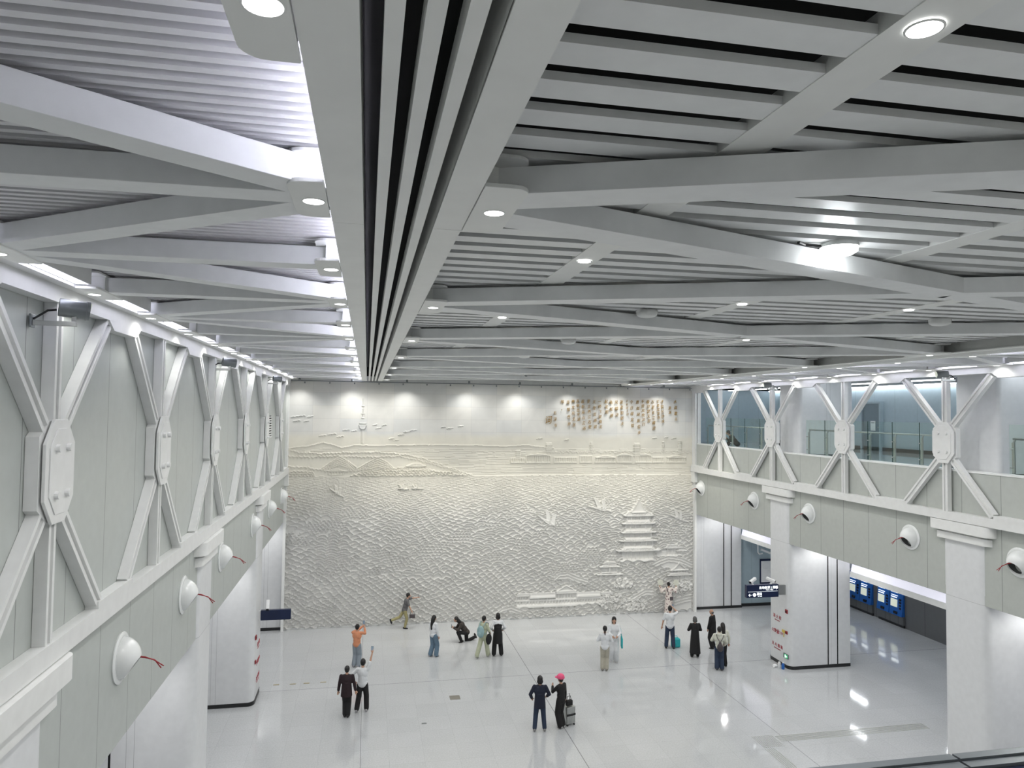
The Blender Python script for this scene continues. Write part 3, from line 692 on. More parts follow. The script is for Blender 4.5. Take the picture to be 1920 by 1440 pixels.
    # far shore town on the right
    rs = np.random.RandomState(11); q = 6.55
    ridge = 7.62+.10*np.abs(nse(6, 21))+.05*nse(17, 22); row(ridge, .015, .03, .03, .5, xs > 8.4)
    while q < 15.2:
        w_ = rs.uniform(.5, 1.2); h_ = rs.choice([.16, .2, .26]); zt = 7.2+h_
        hall(q, q+w_, 7.12, zt, .05, max(4, int(w_/.10)))
        if rs.rand() < .55: roof(q+w_/2, zt, w_/2*.9, .10, .055)
        q += w_+rs.uniform(.06, .22)
    for cx, zb, zt, w_ in ((6.88, 7.38, 7.72, .2), (10.43, 7.6, 8.1, .12), (12.7, 7.4, 8.05, .3), (14.05, 7.6, 8.15, .06), (14.9, 7.5, 8.2, .14), (8.35, 7.6, 8.05, .25)):
        rect(cx-w_/2, cx+w_/2, zb, zt, .03)
        zz_ = zb+.05
        while zz_ < zt: rect(cx-w_/2-.03, cx+w_/2+.03, zz_, zz_+.022, .045); zz_ += .075
    # left hills with woods
    def scal(period, amp, ph): t = (xs/period+ph) % 1; return amp*(1-(2*t-1)**2)
    def hills(pts, seed, base, rim=.045, rough=.03, mask=True, lo=1.0):
        px_, pz = zip(*pts); pr = np.interp(xs, px_, pz, left=-5, right=-5)
        pr = pr + np.where(pr > 0, rough*nse(9, seed)+scal(.16, rough*1.2, seed*.31)+.3*rough*nse(40, seed+3), 0)
        row(pr, base, rim, .045, lo)
    hills([(-3.4, 7.75), (-2.9, 7.6), (-1.9, 7.55), (-1.0, 7.6), (.5, 7.62), (1.8, 7.5), (2.6, 7.3), (4.2, 6.75), (5.2, 6.4)], 3, .02)
    hills([(-3.4, 7.45), (-2.6, 7.4), (-1.2, 7.45), (.2, 7.4), (1.4, 7.45), (2.5, 7.22), (3.6, 6.9), (4.8, 6.45)], 4, .025)
    for k in range(5):
        hills([(-1.95+k*.09, 6.9-.03*k), (-1.5, 7.22-.07*k), (-1.15, 7.44-.09*k), (-.8, 7.25-.07*k), (-.4-k*.08, 6.95-.05*k)], 30+k, .03+.006*k, .05, .008)
        hills([(-.5+k*.1, 6.85-.04*k), (.1, 7.2-.08*k), (.5, 7.4-.1*k), (.9, 7.2-.08*k), (1.25-k*.06, 6.9-.05*k)], 50+k, .03+.006*k, .05, .008)
    hills([(-3.4, 7.0), (-2.5, 6.95), (-1.5, 6.75), (-.4, 6.8), (.6, 6.85), (1.9, 6.95), (3, 6.8), (4.2, 6.6), (5.1, 6.42)], 6, .03)
    roof(2.2, 6.98, .42, .16, .07); hall(1.9, 2.5, 6.82, 6.98, .06, 5); roof(-1.3, 6.78, .35, .12, .06); hall(-1.6, -1.0, 6.62, 6.78, .05, 5)
    for k, zz_ in enumerate((6.78, 6.68, 6.58, 6.5)):
        hills([(-3.4, zz_), (-2.3, zz_-.02), (-2.1, 6.36)], 60+k, .03, .06, .04, lo=.4)
        hills([(-.9, 6.4), (-.2, zz_-.05), (1, zz_), (2.4, zz_), (3.6, zz_-.08), (5.0-k*.1, 6.40)], 70+k, .035, .07, .05, lo=.4)
    # water: fish-scale waves growing towards the bottom, swirling bands of foam in between
    feats = []
    def at(zb, fn): feats.append((zb, fn))
    def bird(cx, cz, w_, ang, sgn=1):
        def T(pts): c_, s_ = math.cos(ang), math.sin(ang); return [(cx+(u*c_-v*s_)*w_, cz+(u*s_+v*c_)*w_) for u, v in pts]
        poly(T([(-1, .05), (-.5, .02), (-.1, .0), (.4, -.10), (1, -.22), (.6, -.24), (.1, -.2), (-.3, -.12), (-.7, -.03)]), .10, .03, .02)
        poly(T([(-.3, .0), (-.62, .55), (-.35, .5), (-.15, .25), (.0, .02)]), .09, .03, .02)
        poly(T([(0, -.02), (-.1, .42), (.12, .55), (.18, .2), (.3, -.06)]), .09, .03, .02)
        line(T([(.0, -.1), (-.35, -.4)]), .05, .09)
    at(4.85, lambda: bird(10.95, 5.02, .80, -.08)); at(4.1, lambda: bird(8.45, 4.38, .82, -.45)); at(4.15, lambda: bird(14.85, 4.50, .62, -.22))
    at(5.7, lambda: bird(-1.2, 5.87, .45, -.42)); at(5.95, lambda: bird(1.62, 6.03, .32, .1)); at(5.95, lambda: bird(2.2, 6.03, .28, .1))
    def pagoda():
        cx = 12.75
        rect(11.85, 13.67, 2.44, 2.52, .13)
        for i, (zb, hw, hh) in enumerate(((2.52, .93, .42), (3.14, .86, .26), (3.54, .82, .26), (3.94, .78, .28), (4.37, .70, .22))):
            hall(cx-hw*.82, cx+hw*.82, zb, zb+hh, .10, 7 if i == 0 else 5)
            roof(cx, zb+hh, hw*(1.1 if i == 0 else 1.0), .22 if i else .26, .14, .62)
            for e in (-1, 1): roof(cx+e*hw*.62, zb+hh+.02, .2, .16, .15, .2)
        poly([(cx-.5, 4.78), (cx+.5, 4.78), (cx+.32, 4.90), (cx+.1, 5.25), (cx, 5.42), (cx-.1, 5.25), (cx-.32, 4.90)], .15, .04, .04)
        roof(cx-.45, 4.62, .25, .2, .14, .2); roof(cx+.45, 4.62, .25, .2, .14, .2)
    at(2.46, pagoda)
    def gate2(): hall(14.2, 14.95, 2.66, 3.02, .08, 5); roof(14.5, 3.02, .42, .2, .11, .6); roof(14.95, 2.88, .25, .1, .09, .5); rect(13.7, 14.2, 2.66, 2.9, .06)
    at(2.68, gate2)
    def pav(): hall(10.94, 11.7, 1.94, 2.25, .09, 3); roof(11.32, 2.38, .36, .12, .11, .7); roof(11.32, 2.24, .48, .13, .12, .7); rect(10.7, 12.0, 1.86, 1.93, .12); line([(11.33, 1.94), (11.33, 2.22)], .07, .12)
    at(1.88, pav)
    def temple(): hall(14.3, 15.35, 1.5, 1.74, .09, 5); roof(14.84, 1.73, .6, .13, .12, .75); hall(14.45, 15.22, 1.86, 2.0, .09, 5); poly([(14.35, 1.98), (15.33, 1.98), (15.1, 2.1), (14.86, 2.4), (14.62, 2.1)], .12, .04, .03); poly([(14.6, 2.04), (15.1, 2.04), (14.85, 2.27)], .08)
    at(1.52, temple)
    def mansion():
        rect(6.87, 11.55, .50, .60, .11)
        for a_, b_, zt in ((6.87, 7.47, 1.12), (7.47, 8.72, 1.0), (8.72, 9.71, 1.18), (9.71, 10.9, .98), (10.9, 11.5, 1.05)):
            hall(a_, b_, .60, .82, .085, max(4, int((b_-a_)/.13))); hall(a_, b_, .82, zt-.08, .085, max(4, int((b_-a_)/.13))); rect(a_, b_, zt-.1, zt, .12)
        rect(7.5, 8.7, 1.0, 1.17, .10, rimw=.03, rimh=.02); rect(9.73, 10.88, .98, 1.14, .10, rimw=.03, rimh=.02)
        for cx, hw, zb, hh in ((7.17, .34, 1.12, .16), (9.215, .52, 1.18, .32), (11.2, .33, 1.05, .15)):
            poly([(cx-hw, zb), (cx+hw, zb), (cx, zb+hh)], .13); poly([(cx-hw*.72, zb+.05), (cx+hw*.72, zb+.05), (cx, zb+hh*.78)], .09)
    at(.5, mansion)
    feats.sort(key=lambda t: -t[0]); fi = 0
    zr = 6.55; k = 0
    while zr > -.2:
        g = min(1, max(0, (6.4-zr)/2.2)); sp = .055+.055*g
        while fi < len(feats) and feats[fi][0] > zr+.02: feats[fi][1](); fi += 1
        low = zr < 2.35
        per = .50; amp = .020+.085*g**.7
        jit = .16*n2(.7, .045, 31, k)
        per = .50+.14*(((k*7) % 5)/4-.5); t = ((xs+jit)/per + ((k*0.618) % 1)) % 1
        a = amp*(.9+.35*n2(.9, .3, 33, k))
        prof = zr + a*(1-(2*t-1)**2)*1.25 + .10*g*n2(.45, .09, 34, k)
        foam = (n2(.7, .22, 35, k) + .5*n2(1.9, .5, 36, k)) > (.75-.45*min(1, max(0, (5.4-zr)/2.4)))
        foam &= (zr < 5.4)
        fr = (xs/.17+(k*.618) % 1+.4*n2(2, .1, 38, k)) % 1; fr2 = (xs/.075+(k*.38) % 1) % 1
        pf = zr + .06*(1-(2*fr-1)**2) + .026*(1-(2*fr2-1)**2) + .11*n2(1.3, .25, 37, k)
        prof = np.where(foam, pf, prof)
        if low:
            m1 = np.clip((2.4-zr)/.5, 0, 1); big = (xs/.36+(k*.618) % 1+.35*n2(1.1, .05, 44, k)) % 1
            pm = zr + .10*(1-np.abs(2*big-1)**1.5) + .02*(1-(2*fr-1)**2) + .16*n2(.9, .3, 41, k)
            prof = np.where(n2(1.0, .2, 42, k) > .9-1.7*m1, pm, prof)
        keep = np.ones(nx, bool)
        row(prof, .030+.020*g, .030+.045*g, .018+.010*g, .5, keep, slope=.07*g)
        # a few long slopes in the landscape at the bottom
        if k % 1 == 0:
            for zc_, pts in ((1.75, [(8.0, 1.2), (8.35, 1.6), (8.9, 2.05), (9.3, 2.07), (9.8, 1.85), (10.3, 1.7)]), (.9, [(12.3, .75), (12.8, 1.0), (13.15, 1.18), (13.5, 1.15), (13.9, .85), (14.3, .7)]), (.35, [(5.6, .1), (6.2, .55), (6.6, .65), (7.1, .45), (7.6, .2)]), (2.3, [(13.3, 2.3), (13.8, 2.55), (14.3, 2.7), (14.9, 2.6), (15.5, 2.35)]), (.4, [(-3.3, .25), (-2.6, .55), (-2, .35)]), (.3, [(13.6, .2), (14.3, .55), (14.9, .7), (15.5, .8)])):
                if zr <= zc_ < zr+sp:
                    for j in range(3):
                        px_, pz = zip(*pts); pr = np.interp(xs, px_, pz, left=-5, right=-5) - j*.13
                        row(pr+.012*nse(12, j+40), .07+.01*j, .06, .03, .5)
        zr -= sp; k += 1
    while fi < len(feats): feats[fi][1](); fi += 1
    # tree crowns at the bottom right
    for cx, cz, w_, seed in ((11.5, .62, .75, 1), (12.6, .45, .6, 2), (12.0, 1.45, .45, 3), (14.9, 1.2, .6, 4)):
        rs = np.random.RandomState(seed)
        for _ in range(70):
            u, v = rs.uniform(-1, 1), rs.uniform(-.45, .5)
            if u*u+(v*1.8)**2 > 1: continue
            r_ = rs.uniform(.05, .09); a_ = cx+u*w_; b_ = cz+v*w_*.9
            poly([(a_+r_*math.cos(q_), b_+r_*math.sin(q_)) for q_ in np.arange(0, 6.28, .7)], .08+rs.uniform(0, .05), .02, .03)
        for e in (-.3, -.1, .1, .3): line([(cx+e*.5, cz-w_*.55), (cx+e*1.6, cz-.05)], .04, .11)
    Hh = np.clip(Hh, 0, .2)
    # mesh
    co = np.empty((nz*nx, 3)); co[:, 0] = X.ravel(); co[:, 1] = (YM - Hh*1.45).ravel(); co[:, 2] = Z.ravel()
    i = np.arange((nz-1)*(nx-1)); r_, c_ = i//(nx-1), i % (nx-1); a = r_*nx+c_
    idx = np.stack([a, a+1, a+nx+1, a+nx], 1).astype(np.int32)
    # a base slab so the relief has a real body
    nb = len(co); back = np.array([[x0, YM+.05, z0], [x1, YM+.05, z0], [x1, YM+.05, z1], [x0, YM+.05, z1]]); co = np.vstack([co, back])
    me = bpy.data.meshes.new('carved_relief'); nf = len(idx)
    me.vertices.add(len(co)); me.vertices.foreach_set('co', co.ravel())
    me.loops.add(nf*4+4); me.loops.foreach_set('vertex_index', np.concatenate([idx.ravel(), [nb, nb+3, nb+2, nb+1]]).astype(np.int32))
    me.polygons.add(nf+1); me.polygons.foreach_set('loop_start', np.arange(0, nf*4+4, 4, dtype=np.int32)); me.polygons.foreach_set('loop_total', np.full(nf+1, 4, dtype=np.int32))
    me.update(calc_edges=True); me.validate(); me.materials.append(MT['marble']); me.polygons.foreach_set('use_smooth', [True]*len(me.polygons))
    o = bpy.data.objects.new('carved_relief', me); C.objects.link(o)
    tag(o, 'huge pale carved relief wall of waves, clouds, hills and a tiered tower', 'relief')
    fr = MB().box(XL+.02, XR-.02, YM-.07, YM, .0, .06).box(XL+.03, XL+.07, YM-.06, YM, .06, 10.7).box(XR-.06, XR-.03, YM-.06, YM, .06, 10.7).build('frame', 'white', o)
relief()

# gold calligraphy, columns read from the right
t = thing('calligraphy', 'gold cursive Chinese poem at the upper right of the carved wall', 'calligraphy', (11.5, YM-.02, 9.3))
COLS = [(14.65, 10.2, 9.07, '水调歌头'), (14.35, 9.86, 9.44, '游泳'), (13.97, 10.16, 8.99, '才饮长沙水'), (13.75, 10.16, 9.2, '又食武昌鱼'), (13.5, 10.16, 8.65, '万里长江横渡'), (13.25, 10.16, 9.0, '极目楚天舒'), (12.98, 10.16, 8.85, '不管风吹浪打'), (12.74, 10.16, 8.4, '胜似闲庭信步'), (12.41, 10.16, 8.75, '今日得宽馀'), (12.17, 10.14, 9.35, '子在川上曰'), (11.9, 10.14, 8.85, '逝者如斯夫'), (11.63, 10.14, 9.25, '风樯动'), (11.37, 10.14, 9.2, '龟蛇静'), (11.13, 10.14, 9.4, '起宏图'), (10.81, 10.14, 8.7, '一桥飞架南北'), (10.55, 10.14, 8.68, '天堑变通途'), (10.28, 10.14, 8.68, '更立西江石壁'), (9.99, 10.14, 8.6, '截断巫山云雨'), (9.73, 10.14, 9.05, '高峡出平湖'), (9.5, 10.14, 8.75, '神女应无恙'), (9.26, 10.14, 8.75, '当惊世界'), (8.97, 10.14, 9.5, '殊。'), (8.62, 9.6, 8.72, '毛泽东'), (8.28, 9.55, 8.67, '词')]
for x, za, zb, s_ in COLS:
    n = len(s_); pitch = (za-zb)/n; sz = min(.19, pitch*.82) if n > 1 else .4
    o = text('text_column', '\n'.join(s_), 'gold', t, (x, YM-.07, (za+zb)/2), sz, (PI/2, -.06, 0), ext=.012, sp=pitch/sz/1.0, shear=.25, sx=.85)
# ------------------------------------------------------------------ air nozzles on both walls
def nozzle(side, label):
    s = -side; t = thing('air_nozzle', label, 'air nozzle', group='round air nozzles of the %s wall' % ('right' if side > 0 else 'left'))
    ax = Vector((s, 0, 0)); d = Vector((s*.82, 0, -.57)).normalized(); o = Vector((0, 0, 0))
    MB().lathe([(.36, 0), (.365, .02), (.34, .035), (.29, .04), (.27, .02)], o, ax, 32).build('flange', 'jet', t, world=False, smooth=.9)
    sn = MB().lathe([(.175, .19), (.18, .245), (.19, .240)]+[(.305*math.sin(a), .305*math.cos(a)) for a in np.linspace(.70, 2.2, 16)], ax*-.025, d, 32).build('ball_nozzle', 'jet', t, world=False, smooth=.9)
    MB().lathe([(.176, .21), (.15, .05), (.0, .03)], ax*-.025, d, 28).build('bore', 'duct', sn, world=False, smooth=True)
    m0 = d*.21+Vector((s*.03, 0, .13))
    MB().tube([m0, m0+Vector((s*.12, .05, -.03)), m0+Vector((s*.25, .08, -.10)), m0+Vector((s*.36, .12, -.20))], .008, 6).build('wire', 'red', t, world=False)
    MB().tube([m0, m0+Vector((s*.12, .055, -.045)), m0+Vector((s*.24, .09, -.09)), m0+Vector((s*.33, .1, -.22))], .008, 6).build('wire', 'red', t, world=False)
    return t
JL = [(11.35, 'white air nozzle on the left wall, the largest one seen at the lower left'), (14.94, 'second white air nozzle on the left wall, before the second column'), (18.58, 'third white air nozzle on the left wall, just past the second column'), (23.43, 'fourth white air nozzle on the left wall, before the column with the navy sign'), (27.3, 'fifth white air nozzle on the left wall, past the navy sign column'), (31.0, 'white air nozzle on the left wall in the corner by the carved wall')]
n0 = nozzle(-1, JL[0][1]); n0.location = (-3.44, JL[0][0], 5.87)
for y, l in JL[1:]: dup(n0, (-3.44, y, 5.87), l)
JR = [(14.64, 'white air nozzle cut by the right edge of the picture'), (18.2, 'second white air nozzle from the right edge, left of the large column'), (23.07, 'white air nozzle right of the column with red lettering'), (26.78, 'white air nozzle left of the column with red lettering'), (31.5, 'white air nozzle on the right wall next to the carved wall')]
n1 = nozzle(1, JR[0][1]); n1.location = (15.66, JR[0][0], 5.97)
for y, l in JR[1:]: dup(n1, (15.66, y, 5.97), l)

# ------------------------------------------------------------------ wall cameras with arms
def wallcam(side, label):
    s = -side; t = thing('security_camera', label, 'security camera', group='grey wall cameras')
    MB().box(min(0, s*.02), max(0, s*.02), -.05, .05, -.07, .07).build('wall_plate', 'camgrey', t, world=False, bevel=.004)
    MB().bar((s*.02, 0, -.02), (s*.42, .03, -.02), .05, .05).bar((s*.40, .03, -.02), (s*.40, .03, .06), .05, .05, side=(1, 0, 0)).build('arm', 'steel', t, world=False, bevel=.004)
    b = MB().cyl((s*.26, -.01, .15), (s*.48, .09, .13), .095, n=16).cyl((s*.48, .09, .13), (s*.51, .104, .127), .102, n=16).build('camera_body', 'camgrey', t, world=False, smooth=.6)
    MB().cyl((s*.511, .105, .127), (s*.516, .107, .126), .085, n=16).build('lens_ring', 'screen', b, world=False)
    MB().tube([(s*.24, -.02, .12), (s*.16, -.02, .11), (s*.08, 0, .06), (s*.02, 0, .02)], .012, 6).build('cable', 'cblack', t, world=False)
    return t
c0 = wallcam(-1, 'grey security camera on a wall arm, the largest one at the left edge'); c0.location = (-3.42, 8.15, 10.38)
dup(c0, (-3.42, 16.7, 10.38), 'grey security camera on a wall arm, middle one of the left wall')
dup(c0, (-3.42, 25.3, 10.38), 'grey security camera on a wall arm, farthest one of the left wall')
c1 = wallcam(1, 'dark camera under the right upper chord, in front of the large upper column'); c1.location = (15.42, 16.25, 10.50)
dup(c1, (15.42, 24.7, 10.50), 'dark camera under the right upper chord, in front of the farther upper column')

# vent on the left wall
t = thing('vent_grille', 'small black slatted vent on the left wall between the far cross braces', 'vent', (-3.44, 26.75, 8.85))
MB().box(-3.44, -3.425, 26.4, 27.15, 8.45, 9.25).build('backing', 'void', t)
f = MB()
for i in range(9): f.box(-3.43, -3.40, 26.4, 27.15, 8.46+i*.09, 8.50+i*.09)
f.box(-3.43, -3.40, 26.37, 26.41, 8.44, 9.26).box(-3.43, -3.40, 27.14, 27.18, 8.44, 9.26).build('louvres', 'white', t)

# ------------------------------------------------------------------ hanging signs
t = thing('hanging_sign', 'lit navy direction sign with white arrows fixed to the right column', 'sign', (14.65, 24.5, 2.66))
MB().box(13.99, 15.30, 24.46, 24.62, 2.66, 3.13).build('sign_box', 'navy', t, bevel=.01)
MB().box(15.30, 15.62, 24.49, 24.59, 2.72, 3.08).build('mounting', 'steel', t)
text('lettering', '自动售票 | 厕所', 'signtext', t, (14.88, 24.455, 3.02), .115, FACE_NEG_Y)
text('lettering', 'Tickets  Toilet', 'signtext', t, (14.92, 24.455, 2.935), .05, FACE_NEG_Y)
text('lettering', '→', 'signtext', t, (15.2, 24.455, 3.0), .17, FACE_NEG_Y)
text('lettering', '←', 'signtext', t, (14.12, 24.455, 2.76), .17, FACE_NEG_Y)
text('lettering', '进站', 'signtext', t, (14.50, 24.455, 2.795), .11, FACE_NEG_Y)
text('lettering', 'To Trains', 'signtext', t, (14.52, 24.455, 2.715), .045, FACE_NEG_Y)
MB().lathe([(.0, .0), (.065, .0), (.065, .008), (.048, .008), (.048, .004), (0, .004)], (14.30, 24.46, 2.77), (0, -1, 0), 20).box(14.285, 14.315, 24.45, 24.456, 2.73, 2.81).build('metro_emblem', 'signtext', t)
MB().box(14.03, 15.26, 24.452, 24.458, 2.883, 2.888).build('divider', 'signtext', t)
t = thing('hanging_sign', 'dark blank navy sign fixed to the left column, seen from the back', 'sign', (-2.85, 25, 2.49))
MB().box(-3.33, -2.37, 24.96, 25.10, 2.49, 2.82).build('sign_box', 'navy', t, bevel=.01)
MB().box(-3.40, -3.33, 24.99, 25.07, 2.52, 2.79).build('mounting', 'white', t)
def bullet(loc, d, label):
    t = thing('security_camera', label, 'security camera', loc, group='white bullet cameras'); d = Vector(d).normalized(); c = Vector((0, 0, .16))
    sd_ = d.cross(Vector((0, 0, 1))).normalized()
    b = MB().sweep([(-.055, -.05), (.055, -.05), (.055, .05), (-.055, .05)], c-d*.17, c+d*.17, sd_).build('camera_body', 'camwhite', t, world=False, bevel=.02)
    MB().sweep([(-.045, -.04), (.045, -.04), (.045, .04), (-.045, .04)], c+d*.165, c+d*.185, sd_).build('lens_window', 'cblack', b, world=False)
    MB().cyl((0, 0, 0), (0, 0, .12), .02, n=8).cyl((0, 0, 0), (0, 0, .015), .045, n=12).build('stand', 'camwhite', t, world=False)
bullet((14.28, 24.54, 3.13), (-1, -.45, -.4), 'white bullet camera on the lit sign, pointing left')
bullet((15.02, 24.54, 3.13), (.8, -.75, -.35), 'white bullet camera on the lit sign, pointing right at the column')
bullet((-3.12, 25.03, 2.82), (.05, -.7, -.72), 'white bullet camera standing on the dark left sign')

# ------------------------------------------------------------------ fire lettering, call points, small sign on the column
def onface(side, label, cat, name, y0, y1, z0, z1, m, d=.03, parts=None):
    x = 15.61 if side > 0 else -3.39
    t = thing(name, label, cat, (x, (y0+y1)/2, z0))
    MB().box(min(x, x-side*d), max(x, x-side*d), y0, y1, z0, z1).build('housing', m, t, bevel=.004)
    MB().box(min(x-side*d, x-side*(d+.006)), max(x-side*d, x-side*(d+.006)), y0+.03, y1-.03, z0+.03, z1-.04).build('button', 'cblack', t)
    return t
for sd, nm in ((1, 'right'), (-1, 'left')):
    onface(sd, 'upper small dark red alarm box on the %s column' % nm, 'alarm box', 'fire_alarm', 24.36, 24.50, 2.04, 2.18, 'red')
    onface(sd, 'lower small dark red call point on the %s column' % nm, 'call point', 'call_point', 24.37, 24.49, 1.27, 1.38, 'red')
    t = thing('wall_lettering', 'three lines of red Chinese fire lettering on the %s column' % nm, 'lettering', (XR if sd > 0 else XL, 25.05, 1.1))
    x = 15.604 if sd > 0 else -3.384; rr = FACE_NEG_X if sd > 0 else FACE_POS_X
    for s_, z_, sz, e in (('消 火 栓', 1.74, .155, 'FIRE HYDRANT'), ('火警☎119', 1.18, .155, ''), ('灭 火 器 箱', .66, .15, 'FIRE EXTINGUISHER')):
        text('lettering', s_, 'redtext', t, (x, 25.05, z_), sz, rr, ext=.003)
        if e: text('lettering', e, 'redtext', t, (x, 25.05, z_-.13), .05, rr, ext=.003)
t = thing('paper_tag', 'crumpled yellow tag hanging beside the lower call point on the right column', 'tag', (15.6, 24.6, 1.25))
MB().box(15.56, 15.60, 24.52, 24.68, 1.28, 1.38).build('tag_sheet', 'yellow', t, bevel=.01); MB().box(15.57, 15.59, 24.57, 24.59, 1.12, 1.28).build('string', 'yellow', t)
t = thing('exit_sign', 'small green exit sign low on the corner of the right column', 'exit sign', (15.6, 24.45, .36))
MB().box(15.57, 15.61, 24.30, 24.60, .37, .53).build('frame', 'camgrey', t)
MB().box(15.563, 15.571, 24.32, 24.52, .385, .515).build('lit_panel', mat('exit_green', (.02, .35, .12), .4, emis=.8), t)
MB().box(15.556, 15.563, 24.43, 24.47, .40, .50).box(15.556, 15.563, 24.34, 24.42, .44, .46).build('running_symbol', 'signtext', t)
t = thing('bottle', 'blue and white bottle on the floor at the foot of the right column', 'bottle', (15.42, 24.38, 0))
MB().lathe([(0, 0), (.05, 0), (.055, .02), (.055, .17), (.03, .21), (.02, .23)], (15.42, 24.38, 0), (0, 0, 1), 14).build('bottle_body', 'blue', t, smooth=.8)
MB().lathe([(.022, .23), (.022, .26), (0, .26)], (15.42, 24.38, 0), (0, 0, 1), 10).build('cap', 'camwhite', t)
t = thing('bottle', 'clear white bottle left of the blue bottle at the right column', 'bottle', (15.38, 24.56, 0))
MB().lathe([(0, 0), (.045, 0), (.05, .02), (.05, .18), (.02, .23)], (15.38, 24.56, 0), (0, 0, 1), 14).build('bottle_body', 'camwhite', t, smooth=.8)
MB().lathe([(.022, .23), (.022, .25), (0, .25)], (15.38, 24.56, 0), (0, 0, 1), 10).build('cap', 'camgrey', t)
o = MB().ball((15.24, 24.62, .06), .08, (1.2, .9, .75), 12, 8).ball((15.16, 24.56, .03), .04, (1.4, .8, .6), 10, 6).build('crumpled_bag', 'camwhite', smooth=True)
tag(o, 'small white crumpled plastic bag on the floor by the right column', 'bag')

# ------------------------------------------------------------------ gallery balustrades
def balustrade(y0, y1, label):
    t = thing('glass_balustrade', label, 'balustrade', (16.2, (y0+y1)/2, 8.0)); n = max(1, round((y1-y0)/1.12)); w_ = (y1-y0)/n
    for i in range(n):
        MB().box(16.13, 16.142, y0+i*w_+.012, y0+(i+1)*w_-.012, 8.04, 9.32).build('glass_panel', 'glassp', t)
        MB().box(16.125, 16.146, y0+i*w_-.006, y0+i*w_+.006, 8.04, 9.32).build('glass_edge', 'gedge', t)
    for i in range(n+1):
        y = y0+i*w_ + (.05 if i == 0 else (-.05 if i == n else 0))
        p = MB().box(16.20, 16.24, y-.04, y+.04, 7.98, 8.86).bar((16.22, y, 8.84), (16.27, y, 8.93), .04, .04, side=(1, 0, 0)).build('post', 'steel', t, bevel=.003)
        MB().cyl((16.11, y, 8.7), (16.24, y, 8.7), .018, n=8).cyl((16.11, y, 8.22), (16.24, y, 8.22), .018, n=8).build('clamp', 'steel', p)
    MB().tube([(16.27, y0, 8.95), (16.27, y1, 8.95)], .026, 10).build('handrail', 'steel', t, smooth=True)
balustrade(8.7, 15.35, 'glass balustrade with steel posts at the right edge of the picture')
balustrade(17.25, 23.95, 'glass balustrade with steel posts in front of the gallery door')
balustrade(25.95, 32.0, 'glass balustrade with steel posts beside the carved wall')
t = thing('door_notice', 'white paper notice on the blue gallery wall beside the door', 'notice', (21.92, 27.65, 8.85)); MB().box(21.915, 21.931, 27.5, 27.8, 8.85, 9.28).build('sheet', 'camwhite', t); MB().box(21.91, 21.915, 27.55, 27.75, 9.18, 9.22).build('printed_line', 'camgrey', t)
t = thing('door_notice', 'white paper notice on the blue gallery wall near the carved wall', 'notice', (21.95, 34, 9.0)); MB().box(21.975, 22.0, 34.4, 34.75, 8.85, 9.3).build('sheet', 'camwhite', t); MB().box(21.97, 21.976, 34.45, 34.7, 9.2, 9.24).build('printed_line', 'camgrey', t)
o = MB().box(21.96, 22.0, 28.85, 28.97, 9.42, 9.56).build('wall_switch', 'cblack', bevel=.004); tag(o, 'small black square device on the blue wall left of the gallery door', 'switch')

# ------------------------------------------------------------------ ticket machines
def machine(y1, label):
    y0 = y1-.80; yc = (y0+y1)/2; t = thing('ticket_machine', label, 'ticket machine', (23.8, yc, 0), group='blue ticket machines')
    X = lambda a, b: (23.8-b, 23.8-a)
    MB().box(*X(0, .10), y0, y1, .12, .5).build('base_panel', 'dsteel', t)
    MB().box(*X(0, .06), y0, y1, 0, .12).build('kick_plate', 'black', t)
    MB().prism([(23.8, .5), (23.62, .5), (23.66, .75), (23.72, 1.9), (23.8, 1.95)], y0+.01, y1-.01, 'Y').build('front_panel', 'blue', t, bevel=.008)
    MB().prism([(23.648, .86), (23.70, .86), (23.70, 1.2), (23.664, 1.2)], y0+.32, y1-.08, 'Y').build('screen', 'screen', t)
    MB().box(23.60, 23.67, y0+.28, y0+.50, .56, .68).build('ticket_tray', 'cblack', t, bevel=.01)
    k = MB()
    for j in range(4): k.box(23.655, 23.70, y0+.08, y0+.20, .80+j*.13, .88+j*.13)
    k.build('card_slots', 'cblack', t)
    MB().box(23.662, 23.70, y0+.35, y1-.1, 1.27, 1.30).box(23.67, 23.705, y0+.3, y1-.1, 1.36, 1.38).box(23.67, 23.71, y0+.3, y1-.1, 1.5, 1.62).build('header_lettering', 'signtext', t)
machine(31.68, 'blue ticket machine farthest left in the far opening'); machine(30.86, 'blue ticket machine second from the left')
machine(29.67, 'blue ticket machine third from the left'); machine(28.85, 'blue ticket machine farthest right')
t = thing('map_poster', 'framed line map poster on the grey wall behind the lit sign', 'poster', (19.85, 32.58, 1.0))
MB().box(19.35, 20.35, 32.54, 32.6, 1.02, 2.30).build('frame', 'navy', t, bevel=.01); MB().box(19.39, 20.31, 32.53, 32.545, 1.16, 2.20).build('map_sheet', 'camwhite', t)
MB().tube([(19.5, 32.525, 2.1), (19.5, 32.525, 1.8), (19.9, 32.525, 1.75), (19.75, 32.525, 1.4), (20.2, 32.525, 1.35), (20.15, 32.525, 1.75), (19.9, 32.525, 1.9)], .012, 6).build('map_lines', 'ring', t)
t = thing('security_camera', 'white tube camera hanging from the ticket hall ceiling before the grey wall', 'security camera', (19.0, 32.0, 3.0))
MB().tube([(18.9, 32.0, 3.5), (18.9, 32.0, 2.75), (18.98, 32.0, 2.66), (19.15, 32.0, 2.7)], .03, 10).build('bracket_pipe', 'camwhite', t, smooth=True); MB().cyl((19.05, 32.0, 2.9), (19.5, 31.9, 2.72), .055, n=12).build('camera_body', 'camwhite', t, smooth=.6)

